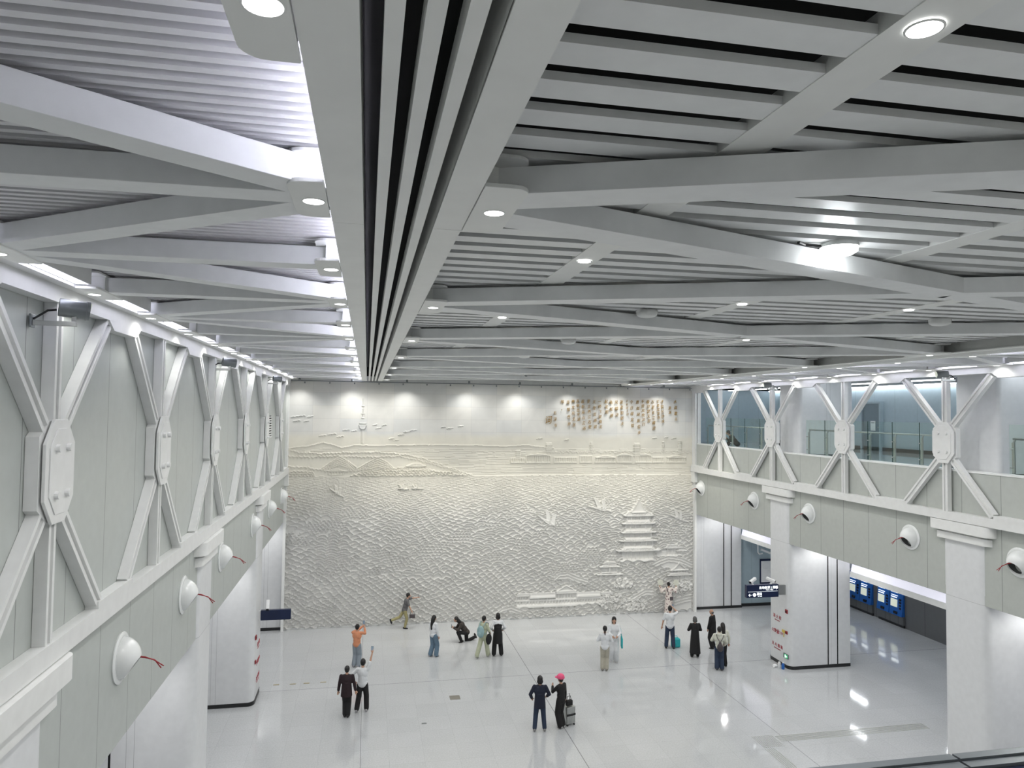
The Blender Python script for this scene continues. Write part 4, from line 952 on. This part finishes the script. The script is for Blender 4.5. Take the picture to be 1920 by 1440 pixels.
# ------------------------------------------------------------------ things set in the floor
o = MB().box(2.86, 3.20, 23.66, 24.0, 0, .006).build('access_cover', mat('cover_stone', (.22, .21, .18), .5)); tag(o, 'square brown floor cover in the middle of the hall floor', 'floor cover')
for i, (x, y) in enumerate(((-2.89, 25.96), (-2.34, 25.93), (-1.88, 25.93), (-1.32, 25.93))):
    o = MB().box(x-.10, x+.10, y-.04, y+.04, 0, .006).build('floor_marker', mat('marker_brass', (.35, .31, .2), .5)) if i == 0 else o.copy()
    if i: C.objects.link(o); o.location = (x+2.89, y-25.96, 0)
    tag(o, 'small brown floor marker, %s of the four by the left column' % ['leftmost', 'second from the left', 'third from the left', 'rightmost'][i], 'floor marker', 'floor markers')
o = MB().box(1.80, 1.95, 22.0, 22.08, 0, .006).build('floor_marker', 'camgrey'); tag(o, 'tiny grey floor marker nearer than the square floor cover', 'floor marker')
k = MB()
for i in range(5): k.box(11.27+i*.065, 11.295+i*.065, 14.0, 18.72, 0, .008)
tag(k.build('tactile_strip', 'guide'), 'five steel guide lines in the floor running towards the viewer', 'tactile strip')
k = MB()
for i in range(6): k.box(12.0, 17.0, 19.06+i*.065, 19.085+i*.065, 0, .008)
tag(k.build('tactile_strip', 'guide'), 'steel guide lines in the floor running to the right opening', 'tactile strip')
k = MB()
for i in range(11):
    for j in range(12): k.cyl((11.3+i*.062, 18.8+j*.062, 0), (11.3+i*.062, 18.8+j*.062, .008), .018, n=6)
tag(k.build('tactile_studs', 'guide'), 'square field of steel studs where the floor guide lines meet', 'tactile studs')['kind'] = 'stuff'

# photographer's balustrade at the lower right corner
t = thing('bridge_railing', 'dark navy railing with a grey coping in the lower right corner', 'railing', (0, 1.2, 7.98))
k = MB()
for i in range(8): k.box(-3.2+i*.72, -3.2+(i+1)*.72-.006, 1.180, 1.20, 8.838, 8.85).box(-3.2+i*.72, -3.2+(i+1)*.72-.006, 1.156, 1.178, 8.836, 8.846)
k.build('coping', mat('coping_grey', (.16, .18, .20), .35, metal=.5), t)
MB().box(-3.3, 3.4, .90, 1.155, 7.0, 8.840).box(-3.3, 3.4, 1.155, 1.199, 7.0, 8.837).build('panel', 'navy', t)
# ------------------------------------------------------------------ people
def skinmat(c): return mat('skin', c, 0.55)
SKIN = skinmat((0.50, 0.30, 0.21)); HAIR = mat('hair_black', (0.008, 0.007, 0.007), 0.45); HGREY = mat('hair_grey', (0.10, 0.10, 0.10), 0.6)
def cloth(name, c): return mat(name, c, 0.8, noise=0.08, nscale=9)
def joint(a, b, l1, l2, hint):
    a, b, h = Vector(a), Vector(b), Vector(hint); d = b-a; L = min(d.length, (l1+l2)*.999); d.normalize(); b = a+d*L
    x = (l1*l1-l2*l2+L*L)/(2*L); y = math.sqrt(max(0, l1*l1-x*x)); h = (h-d*h.dot(d)); h = h.normalized() if h.length > 1e-4 else Vector((0, 1, 0))
    return a+d*x+h*y, b
def cap(m, p, q, r0, r1, n=12):
    m.ball(p, r0, n=n, m=6); m.ball(q, r1, n=n, m=6); m.cyl(p, q, r0*.999, r1*.999, n=n)
def remesh(o, vox, sm=4, f=.5):
    r = o.modifiers.new('r', 'REMESH'); r.mode = 'VOXEL'; r.voxel_size = vox; r.use_smooth_shade = True
    s_ = o.modifiers.new('s', 'SMOOTH'); s_.iterations = sm; s_.factor = f
    return o
def person(label, x, y, face, h, top, bottom, hair='short', hairm=None, handL=(-.24, .05, .82), handR=(.24, .05, .82), footL=(-.10, 0, 0), footR=(.10, 0, 0), lean=0.0, twist=0, sleeve='long', width=1.0, leg=1.0, shoes=(.02, .02, .02), topname='shirt', botname='trousers', skirt=None, coat=None, hipz=.90, hipx=0, hipy=0, head=(0, 0), hintL=(-.6, -.6, -.3), hintR=(.6, -.6, -.3), kneeL=(0, 1, .1), kneeR=(0, 1, .1), sleeve_m=None, footzL=None, extra=None, hood=False):
    s = h/1.70; t = thing('person', label, 'person', (x, y, 0), math.radians(face)); t.scale = (s, s, s)
    hip = Vector((hipx, hipy, hipz)); L = Vector((0, math.sin(lean), math.cos(lean)))
    chest = hip+L*.36; neck = hip+L*.555; hd = neck+Vector((head[0], .03+head[1]+.10*math.sin(lean), .155)); R = Vector((math.cos(twist), math.sin(twist), 0))
    fwd = Vector((-math.sin(twist), math.cos(twist), 0))
    shL, shR = neck-L*.06-R*.165*width, neck-L*.06+R*.165*width; hpL, hpR = hip-R*.085, hip+R*.085
    def leg_(hp, ft, kn):
        an = Vector(ft)+Vector((0, -.04, .085)); k, an = joint(hp, an, .425, .415, kn); return k, an
    kL, aL = leg_(hpL, footL, kneeL); kR, aR = leg_(hpR, footR, kneeR)
    eL, wL = joint(shL, handL, .275, .245, hintL); eR, wR = joint(shR, handR, .275, .245, hintR)
    B = MB()
    B.ball(hip+Vector((0, 0, .02)), .13, (1.12, .82, .9)); B.ball(hip+L*.18, .12, (1.05, .8, 1.2)); B.ball(chest+L*.03, .15, (1.08*width, .72, 1.15)); B.ball(neck-L*.07, .11, (1.4*width, .75, .6))
    cap(B, neck-L*.05, hd-Vector((0, .02, .05)), .055, .05)
    B.ball(hd, .10, (.80, .95, 1.16)); B.ball(hd+Vector((0, .035, -.06)), .06, (.85, .9, .8)); B.ball(hd+Vector((0, .10, -.015)), .018, (.8, 1, 1.3))
    for e in (-1, 1): B.ball(hd+Vector((e*.08, -.005, -.01)), .025, (.4, .8, 1.2), 8, 6)
    for hp, k, a, ft in ((hpL, kL, aL, footL), (hpR, kR, aR, footR)):
        cap(B, hp, k, .078, .052); cap(B, k, a, .052, .036)
    for sh, e, w_, sg in ((shL, eL, wL, -1), (shR, eR, wR, 1)):
        cap(B, sh, e, .047, .037); cap(B, e, w_, .038, .026)
        d = (w_-e).normalized(); sd_ = d.cross(fwd if abs(d.dot(fwd)) < .9 else Vector((0, 0, 1))).normalized(); nn = d.cross(sd_)
        pc = w_+d*.05; B.ball(pc, .04, (.95, .95, .95), 10, 6)
        for i in range(4):
            o_ = sd_*(.027-.018*i); ln = (.062, .074, .068, .052)[i]
            p0 = pc+d*.02+o_*.9; p1 = p0+d*ln*.55+nn*.004; p2 = p1+(d*.75+nn*.5).normalized()*ln*.5
            cap(B, p0, p1, .0105, .0095, 8); cap(B, p1, p2, .0095, .008, 8)
        p0 = w_+d*.03+sd_*.026; p1 = p0+(d+sd_*.9).normalized()*.045; cap(B, p0, p1, .013, .011, 8); cap(B, p1, p1+(d*.9+sd_*.1+nn*.3).normalized()*.03, .011, .009, 8)
    remesh(B.build('body', SKIN, t, world=False), .0095, 2)
    ey = MB()
    for e in (-1, 1): ey.ball(hd+Vector((e*.032, .086, .012)), .010, (1.2, .6, .7), 8, 6)
    ey.build('eyes', HAIR, t, world=False); MB().ball(hd+Vector((0, .088, -.06)), .018, (1.1, .45, .35), 8, 6).build('mouth', 'redtext', t, world=False)
    # hair
    H = MB(); hm = hairm or HAIR
    if hair != 'bald':
        H.ball(hd+Vector((0, -.015, .022)), .108, (.86, .97, 1.08))
        if hair == 'short': H.ball(hd+Vector((0, -.05, -.03)), .075, (1, .7, .9))
        if hair == 'bob': H.ball(hd+Vector((0, -.035, -.05)), .10, (1.05, .75, 1.0))
        if hair == 'long':
            cap(H, hd+Vector((0, -.05, -.02)), neck+Vector((0, -.09, -.05))-L*.05, .095, .075); cap(H, neck+Vector((0, -.09, -.05))-L*.05, neck+Vector((0, -.10, 0))-L*.28, .075, .05)
        if hair == 'tail':
            cap(H, hd+Vector((0, -.09, .0)), hd+Vector((0, -.13, -.10)), .04, .03); cap(H, hd+Vector((0, -.13, -.10)), hd+Vector((.01, -.12, -.24)), .03, .015)
        if hair == 'bun': H.ball(hd+Vector((0, -.09, .07)), .045)
        o = remesh(H.build('hair', hm, t, world=False), .012, 3)
        # keep the face free
    else:
        H.ball(hd+Vector((0, -.05, -.02)), .085, (1, .7, .7)); remesh(H.build('hair', HGREY, t, world=False), .012, 2)
    # top
    T = MB(); gr = .022
    T.ball(hip+Vector((0, 0, .02)), .135+gr, (1.15, .90, .85)); T.ball(hip+L*.18, .125+gr, (1.08, .85, 1.15)); T.ball(chest+L*.02, .15+gr, (1.08*width, .78, 1.12)); T.ball(neck-L*.06, .115+gr*.6, (1.5*width, .8, .5))
    cap(T, hip+L*.05, neck-L*.12, .135, .12)
    ends = []
    for sh, e, w_ in ((shL, eL, wL), (shR, eR, wR)):
        if sleeve == 'long': cap(T, sh, e, .066, .056); cap(T, e, e+(w_-e)*.92, .056, .046)
        elif sleeve == 'short': cap(T, sh, sh+(e-sh)*.82, .068, .062)
        elif sleeve == 'wide': cap(T, sh, e, .07, .075); cap(T, e, e+(w_-e)*.7, .075, .10)
    if hood: T.ball(neck+Vector((0, -.09, .0)), .085, (1.25, .75, .8))
    remesh(T.build(topname, sleeve_m if (coat and sleeve_m) else top, t, world=False), .0135, 3)
    if coat:      # long outer garment: (material, hem height, hem half width)
        K = MB(); cm, hz, hw = coat
        K.ball(chest, .165, (1.12*width, .85, 1.15)); K.ball(neck-L*.06, .12, (1.5*width, .8, .48))
        K.cyl(hip+L*.3, Vector((hipx, hipy-.01, hz)), .16, hw, n=20)
        if sleeve_m is None:
            for sh, e, w_ in ((shL, eL, wL), (shR, eR, wR)): cap(K, sh-L*.02, e, .064, .058); cap(K, e, e+(w_-e)*.9, .058, .050)
        remesh(K.build('coat' if hz > .25 else 'long_dress', cm, t, world=False), .014, 3)
    # legs
    P = MB(); g = .018*leg
    if skirt:
        P.cyl(hip+L*.1, Vector((hipx, hipy, skirt[0])), .14, skirt[1], n=20); remesh(P.build('skirt', bottom, t, world=False), .014, 3)
    else:
        P.ball(hip+Vector((0, 0, .0)), .14, (1.12, .86, .85)); P.ball(hip+L*.08, .13, (1.1, .86, .6))
        for hp, k, a in ((hpL, kL, aL), (hpR, kR, aR)): cap(P, hp, k, .088+g*.6, .062+g); cap(P, k, a-(a-k).normalized()*.02, .062+g, .048+g*1.3)
        remesh(P.build(botname, bottom, t, world=False), .0135, 3)
    sm_ = cloth('shoe', shoes)
    for a, k, ft in ((aL, kL, footL), (aR, kR, footR)):
        d = (a-k).normalized(); f2 = Vector((0, 1, 0)); f2 = (f2-d*f2.dot(d)); f2 = f2.normalized() if f2.length > .25 else Vector((0, 0, -1))
        a2 = a+d*.042
        Q = MB(); cap(Q, a2-f2*.05, a2+f2*.13, .044, .036); cap(Q, a-d*.0, a2, .045, .045); Q.ball(a2+f2*.09, .045, (1, 1.2, .75))
        so = remesh(Q.build('shoe', sm_, t, world=False), .011, 2)
    if extra: extra(dict(t=t, hd=hd, neck=neck, chest=chest, hip=hip, wL=wL, wR=wR, eL=eL, eR=eR, L=L, fwd=fwd, R=R, s=s, sh=(shL, shR)))
    return t
def W(t, v):            # local -> world
    s = t.scale[0]; a = t.rotation_euler[2]; c_, s_ = math.cos(a), math.sin(a)
    return Vector((t.location[0]+s*(v[0]*c_-v[1]*s_), t.location[1]+s*(v[0]*s_+v[1]*c_), s*v[2]))
def phone(q, hand, label, rot=0):
    p = W(q['t'], hand); t = thing('phone', label, 'phone', p, q['t'].rotation_euler[2]); MB().box(-.038, .038, -.005, .005, -.075, .075).build('case', 'cblack', t, world=False, bevel=.003)
    MB().box(-.034, .034, -.007, -.005, -.07, .07).build('display', mat('display_glass', (.05, .07, .1), .1, emis=.2, ecol=(.6, .8, 1)), t, world=False)
col_ = cloth
M_ORANGE = cloth('orange_knit', (.62, .26, .14)); M_JEANG = cloth('faded_jeans', (.25, .29, .33)); M_BLACK = cloth('black_cloth', (.008, .008, .009)); M_MAROON = cloth('maroon_black', (.016, .006, .009))
M_WHITE = cloth('white_cloth', (.72, .74, .76)); M_CREAM = cloth('cream_cloth', (.62, .63, .55)); M_JEANS = cloth('blue_jeans', (.12, .19, .26)); M_NAVYJ = cloth('dark_jeans', (.02, .035, .07)); M_KHAKI = cloth('khaki', (.33, .30, .15))
M_GREY = cloth('grey_knit', (.12, .12, .125)); M_LGREEN = cloth('pale_green', (.47, .50, .36)); M_BEIGE = cloth('beige_trousers', (.42, .40, .33)); M_NAVY = cloth('navy_jacket', (.008, .012, .028)); M_BROWN = cloth('dark_brown_top', (.04, .032, .028))
M_TEAL = cloth('turquoise', (.03, .42, .45)); M_MINT = cloth('mint_pack', (.28, .42, .44)); M_FLOWER = cloth('floral_robe', (.62, .55, .50)); M_PINK = cloth('pink_cap', (.75, .10, .22)); M_PACK = cloth('brown_pack', (.07, .06, .065)); M_LT = cloth('white_tee', (.68, .70, .72))
# floral pattern in the robe material
_nt = M_FLOWER.node_tree; _b = _nt.nodes['Principled BSDF']; _v = _nt.nodes.new('ShaderNodeTexVoronoi'); _v.inputs['Scale'].default_value = 9; _tc = [n for n in _nt.nodes if n.type == 'TEX_COORD'][0]; _nt.links.new(_tc.outputs['Object'], _v.inputs['Vector'])
_l = _nt.nodes.new('ShaderNodeMath'); _l.operation = 'LESS_THAN'; _l.inputs[1].default_value = .36; _nt.links.new(_v.outputs['Distance'], _l.inputs[0]); _m = _nt.nodes.new('ShaderNodeMix'); _m.data_type = 'RGBA'; _nt.links.new(_l.outputs[0], _m.inputs[0]); _m.inputs[6].default_value = (.66, .60, .56, 1); _m.inputs[7].default_value = (.20, .13, .14, 1); _nt.links.new(_m.outputs[2], _b.inputs['Base Color'])

def strap(q, pts, m, r=.012, name='strap', par=None): return MB().tube(pts, r, 6).build(name, m, par or q['t'], world=False)

# 1 leaping woman at the wall (stands on one leg, other kicked back), facing right
def ex(q):
    p = W(q['t'], q['wR']+Vector((.0, .04, -.10))); b = thing('handbag', 'small brown handbag held by the posing person in khaki trousers', 'handbag', p, q['t'].rotation_euler[2])
    MB().box(-.05, .05, -.12, .12, -.22, -.07).build('bag_body', M_PACK, b, world=False, bevel=.02); MB().tube([(0, -.10, -.08), (0, -.06, .06), (0, 0, .10), (0, .06, .06), (0, .10, -.08)], .01, 6).build('handle', M_PACK, b, world=False)
    phone(q, q['wL']+Vector((0, .06, .04)), 'phone in the outstretched hand of the posing person by the carved wall')
person('person in grey top and khaki trousers posing on one leg before the carved wall', 1.80, 31.62, -90, 1.52, M_GREY, M_KHAKI, 'short', lean=.22, handL=(-.25, .62, 1.42), handR=(.28, .33, .80), footL=(-.08, -.62, .32), footR=(.06, .02, 0), kneeL=(0, 1, -.3), sleeve='short', hipy=-.04, shoes=(.01, .01, .015), extra=ex, leg=.6)
# 2 orange
person('person in orange sweater holding a phone up, back to us', -.21, 27.27, -22, 1.52, M_ORANGE, M_JEANG, 'short', handL=(.04, .44, 1.52), handR=(.16, .42, 1.46), hintL=(-.4, 0, -1), hintR=(.6, 0, -1), leg=2.0, width=1.12, extra=lambda q: phone(q, q['wL']+Vector((.06, .03, .16)), 'phone raised by the person in the orange sweater'), shoes=(.3, .3, .32))
# 3 maroon black
person('person in dark maroon jacket, arms hanging, beside the white tee man', -.46, 22.93, -8, 1.52, M_MAROON, M_BLACK, 'short', width=1.18, leg=1.4, coat=(M_MAROON, .72, .20), handL=(-.30, .03, .80), handR=(.32, .03, .80), footL=(-.05, .05, 0), footR=(.07, .0, 0), hairm=HAIR)
# 4 white tee pointing phone up
person('person in white tee and black trousers raising one arm high', .02, 23.25, -12, 1.60, M_LT, M_BLACK, 'short', sleeve='short', handR=(.30, .16, 1.98), handL=(-.27, .02, .98), hintL=(-1, -.2, 0), leg=1.6, footL=(-.17, 0, 0), footR=(.14, .08, 0), hintR=(.5, -.1, .1), extra=lambda q: phone(q, q['wR']+Vector((0, .02, .15)), 'phone held high by the person in white tee'), shoes=(.35, .35, .36))
# 5 long hair jeans
person('person with long black hair, white shirt and wide blue jeans', 2.68, 27.89, -55, 1.55, M_WHITE, M_JEANS, 'long', leg=2.2, footL=(-.10, -.04, 0), footR=(.12, .10, 0), handR=(.22, .10, .85), handL=(-.22, .10, .9), shoes=(.3, .32, .35))
# 6 kneeling
person('person kneeling on one knee in dark clothes, looking at a phone', 4.05, 29.45, 95, 1.58, M_BROWN, M_BLACK, 'long', hipz=.40, hipy=-.16, lean=.62, footL=(-.10, .14, 0), footR=(.10, -.52, .06), kneeR=(0, 1, -1.2), kneeL=(0, .6, 1), handL=(-.05, .44, .66), handR=(.06, .42, .64), head=(0, .08), extra=lambda q: phone(q, q['wL']+Vector((.05, .09, .06)), 'phone held by the kneeling person'))
# 7 green walker with pack
def ex(q):
    p = W(q['t'], Vector((0, -.20, 1.12))); b = thing('backpack', 'pale mint backpack on the person in light green clothes', 'backpack', p, q['t'].rotation_euler[2])
    remesh(MB().ball((0, -.02, 0), .19, (.85, .55, 1.25)).ball((0, -.10, -.08), .10, (1, .6, 1)).build('pack_body', M_MINT, b, world=False), .013)
    for e in (-1, 1): MB().tube([(e*.09, .02, .2), (e*.12, .14, .34), (e*.13, .30, .26), (e*.13, .32, .05), (e*.13, .1, -.12)], .016, 6).build('shoulder_strap', M_MINT, b, world=False)
    p = W(q['t'], Vector((.26, .02, .80))); b = thing('shoulder_bag', 'black cloth shoulder bag at the hip of the light green walker', 'bag', p, q['t'].rotation_euler[2])
    remesh(MB().ball((0, 0, 0), .17, (.5, .95, 1.25)).build('bag_body', M_BLACK, b, world=False), .013); MB().tube([(0, .08, .15), (-.06, .03, .6), (-.1, -.05, .62)], .012, 6).build('strap', M_BLACK, b, world=False)
person('person in pale green clothes walking with a mint backpack and black bag', 4.58, 27.5, -45, 1.55, M_LGREEN, M_LGREEN, 'short', sleeve='long', footL=(-.12, -.28, 0), footR=(.10, .24, 0), leg=1.9, handR=(.15, .25, 1.0), handL=(-.18, .15, .95), extra=ex, shoes=(.4, .42, .36))
# 8 black overall
person('person in long black pinafore over a white shirt, dark hair tied', 5.16, 27.6, -5, 1.60, M_WHITE, M_BLACK, 'bob', coat=(M_BLACK, .52, .20), sleeve_m=M_WHITE, leg=2.0, handL=(-.22, .12, 1.02), handR=(.22, .12, 1.02), footL=(-.16, 0, 0), footR=(.15, 0, 0))
# 9 ponytail
person('person with a ponytail, white shirt and beige trousers, back to us', 8.78, 25.4, -20, 1.58, M_WHITE, M_BEIGE, 'tail', handL=(-.16, .22, 1.12), handR=(.16, .22, 1.12), leg=1.6, width=1.05, footL=(-.09, 0, 0), footR=(.08, 0, 0), shoes=(.25, .23, .2))
# 10 tote
def ex(q):
    p = W(q['t'], Vector((-.30, .02, .78))); b = thing('tote_bag', 'turquoise tote bag on the arm of the person in white', 'tote bag', p, q['t'].rotation_euler[2])
    MB().prism([(-.15, -.20), (.15, -.20), (.17, .18), (-.17, .18)], -.03, .03, 'X').build('bag_body', M_TEAL, b, world=False, bevel=.015)
    MB().tube([(0, -.1, .17), (.03, -.06, .42), (.05, 0, .52), (.03, .06, .42), (0, .1, .17)], .01, 6).build('handle', M_TEAL, b, world=False)
person('person all in white facing us with long hair, turquoise tote on the arm', 9.40, 26.15, 165, 1.68, M_WHITE, M_WHITE, 'long', leg=2.0, handR=(.08, .30, 1.08), handL=(-.12, .30, 1.08), extra=ex, shoes=(.5, .5, .5))
# 11 navy
person('person in navy jacket and blue jeans, back to us, by the pink cap', 5.22, 20.96, -12, 1.58, M_NAVY, M_NAVYJ, 'bob', coat=(M_NAVY, .74, .19), handL=(-.26, .14, .98), handR=(.24, .22, 1.02), footL=(-.16, 0, 0), footR=(.16, .03, 0), leg=1.0, width=1.08, shoes=(.22, .22, .22))
# 12 pink cap
def ex(q):
    hd = q['hd']; p = W(q['t'], hd+Vector((0, 0, .06))); b = thing('cap', 'bright pink cap worn by the person in black', 'cap', p, q['t'].rotation_euler[2])
    MB().lathe([(.118, -.03), (.12, .0), (.11, .05), (.07, .09), (0, .10)], (0, -.01, 0), (0, 0, 1), 20).build('crown', M_PINK, b, world=False, smooth=True)
    MB().prism([(x_, y_) for x_, y_ in ((-.09, .05), (-.08, .15), (0, .20), (.08, .15), (.09, .05))][::-1], -.03, -.018).build('brim', M_PINK, b, world=False)
person('person in black wearing a pink cap, beside a silver suitcase', 5.90, 21.06, 35, 1.52, M_BLACK, M_BLACK, 'short', leg=2.2, handL=(-.05, .33, 1.30), handR=(.26, .02, .86), width=1.05, footL=(-.07, 0, 0), footR=(.07, 0, 0), extra=ex, shoes=(.35, .35, .35))
t = thing('suitcase', 'silver upright suitcase with a black handle beside the pink cap person', 'suitcase', (6.21, 21.22, 0), .3)
k = MB().box(-.15, .15, -.11, .11, .06, .56)
for i in range(5): k.box(-.135+i*.06, -.105+i*.06, -.118, .118, .09, .53)
k.build('shell', 'steel', t, world=False, bevel=.012)
for e in (-1, 1):
    for f_ in (-1, 1): MB().cyl((e*.12, f_*.085-.02, .03), (e*.12, f_*.085+.02, .03), .03, n=12).build('wheel', 'cblack', t, world=False)
MB().tube([(-.07, .09, .56), (-.07, .09, .88), (.07, .09, .88), (.07, .09, .56)], .010, 6).build('handle', 'cblack', t, world=False); MB().box(-.155, .155, -.122, -.112, .30, .36).build('luggage_belt', 'cblack', t, world=False)
t = thing('handbag', 'black handbag resting on top of the silver suitcase', 'handbag', (6.19, 21.2, .58), .3)
MB().box(-.11, .11, -.07, .05, 0, .17).build('bag_body', M_BLACK, t, world=False, bevel=.03); MB().tube([(-.08, 0, .16), (-.05, 0, .28), (.05, 0, .28), (.08, 0, .16)], .01, 6).build('handle', M_BLACK, t, world=False)
# 13 robe
def ex(q):
    for w_, n_ in ((q['wL'], 'left'), (q['wR'], 'right')):
        p = W(q['t'], w_+Vector((0, -.02, .10))); b = thing('round_fan', 'pale round fan in the raised %s hand of the robed person' % n_, 'fan', p, q['t'].rotation_euler[2])
        MB().cyl((0, -.006, .13), (0, .006, .13), .14, n=22).build('fan_face', M_FLOWER if n_ == 'none' else M_CREAM, b, world=False); MB().cyl((0, 0, -.08), (0, 0, .02), .010, n=8).build('handle', M_BEIGE, b, world=False)
    p = W(q['t'], Vector((.10, -.15, .92))); b = thing('crossbody_bag', 'small dark crossbody bag on the back of the floral robe', 'bag', p, q['t'].rotation_euler[2])
    MB().box(-.08, .08, -.05, .03, -.08, .08).build('bag_body', M_PACK, b, world=False, bevel=.02); MB().tube([(-.05, .0, .08), (-.16, -.0, .32), (-.24, .04, .55)], .015, 6).build('strap', M_PACK, b, world=False)
person('person in a long floral robe holding up two round fans at the carved wall', 14.10, 31.7, -10, 1.52, M_FLOWER, M_FLOWER, 'bun', handL=(-.42, .12, 1.44), handR=(.42, .12, 1.44), sleeve='wide', coat=(M_FLOWER, .10, .25), hintL=(-.5, 0, -1), hintR=(.5, 0, -1), extra=ex, leg=.8)
# 14 tee photographing
person('person in white tee and dark jeans photographing the robed person', 12.20, 27.3, -22, 1.66, M_LT, M_NAVYJ, 'short', sleeve='short', width=1.12, handR=(.14, .30, 1.58), handL=(-.32, .02, .88), hintR=(1, .1, -.6), footL=(-.15, 0, 0), footR=(.15, 0, 0), leg=1.4, extra=lambda q: phone(q, q['wR']+Vector((-.02, .05, .06)), 'dark phone at the eye of the person in white tee with dark jeans'))
o = thing('travel_bag', 'turquoise bag on the floor behind the person in white tee and jeans', 'bag', (12.5, 27.42, 0))
MB().box(-.17, .17, -.13, .13, 0, .36).build('bag_body', M_TEAL, o, world=False, bevel=.05); MB().tube([(-.08, 0, .34), (-.07, 0, .44), (.07, 0, .44), (.08, 0, .34)], .012, 6).build('handle', M_TEAL, o, world=False)
# 15 black dress, grey hair
person('person in a long black dress with grey hair, standing alone', 12.76, 26.2, -10, 1.52, M_BLACK, M_BLACK, 'bob', hairm=HGREY, coat=(M_BLACK, .16, .24), handL=(-.15, .26, 1.1), handR=(.15, .26, 1.1), leg=1.5, width=1.08, footL=(-.15, -.02, 0), footR=(.12, .02, 0))
# 16 bald
person('elderly bald person in black, looking left at the carved wall', 13.90, 27.0, 38, 1.54, M_BLACK, M_BLACK, 'bald', leg=1.5, handR=(.25, -.02, .84), handL=(-.22, .1, .88), coat=(M_BLACK, .72, .17))
# 17 cream hoodie
def ex(q):
    p = W(q['t'], Vector((.02, -.19, 1.02))); b = thing('backpack', 'small brown drawstring backpack on the cream hoodie', 'backpack', p, q['t'].rotation_euler[2])
    remesh(MB().ball((0, -.02, -.06), .13, (.9, .55, 1.2)).ball((0, 0, .1), .05, (1, .8, 1)).build('pack_body', M_PACK, b, world=False), .012)
    for e in (-1, 1): MB().tube([(0, .0, .12), (e*.10, .04, .28), (e*.14, .10, .38), (e*.14, .25, .34), (e*.15, .3, .1), (e*.12, .12, -.14)], .012, 6).build('shoulder_strap', M_PACK, b, world=False)
person('person in a cream hoodie with a small brown backpack, back to us', 13.02, 24.72, -25, 1.55, M_CREAM, M_NAVYJ, 'short', hood=True, width=1.15, leg=2.0, handL=(-.20, .26, 1.1), handR=(.20, .20, 1.0), extra=ex, shoes=(.05, .05, .06))
# 18 long hair half hidden
person('person with long black hair and pale top half hidden behind the cream hoodie', 13.34, 25.06, -10, 1.58, M_CREAM, M_BLACK, 'long', leg=1.2, handR=(.26, .05, .9))
# 19 gallery visitor
g = person('dark dressed person sitting low behind the gallery glass beside the carved wall', 16.75, 30.1, 60, 1.55, M_BLACK, M_BLACK, 'short', hipz=.15, lean=.7, footL=(-.12, .55, 0), footR=(.12, .5, 0), handL=(-.12, .5, .42), handR=(.12, .5, .42)); g.location[2] = 7.98
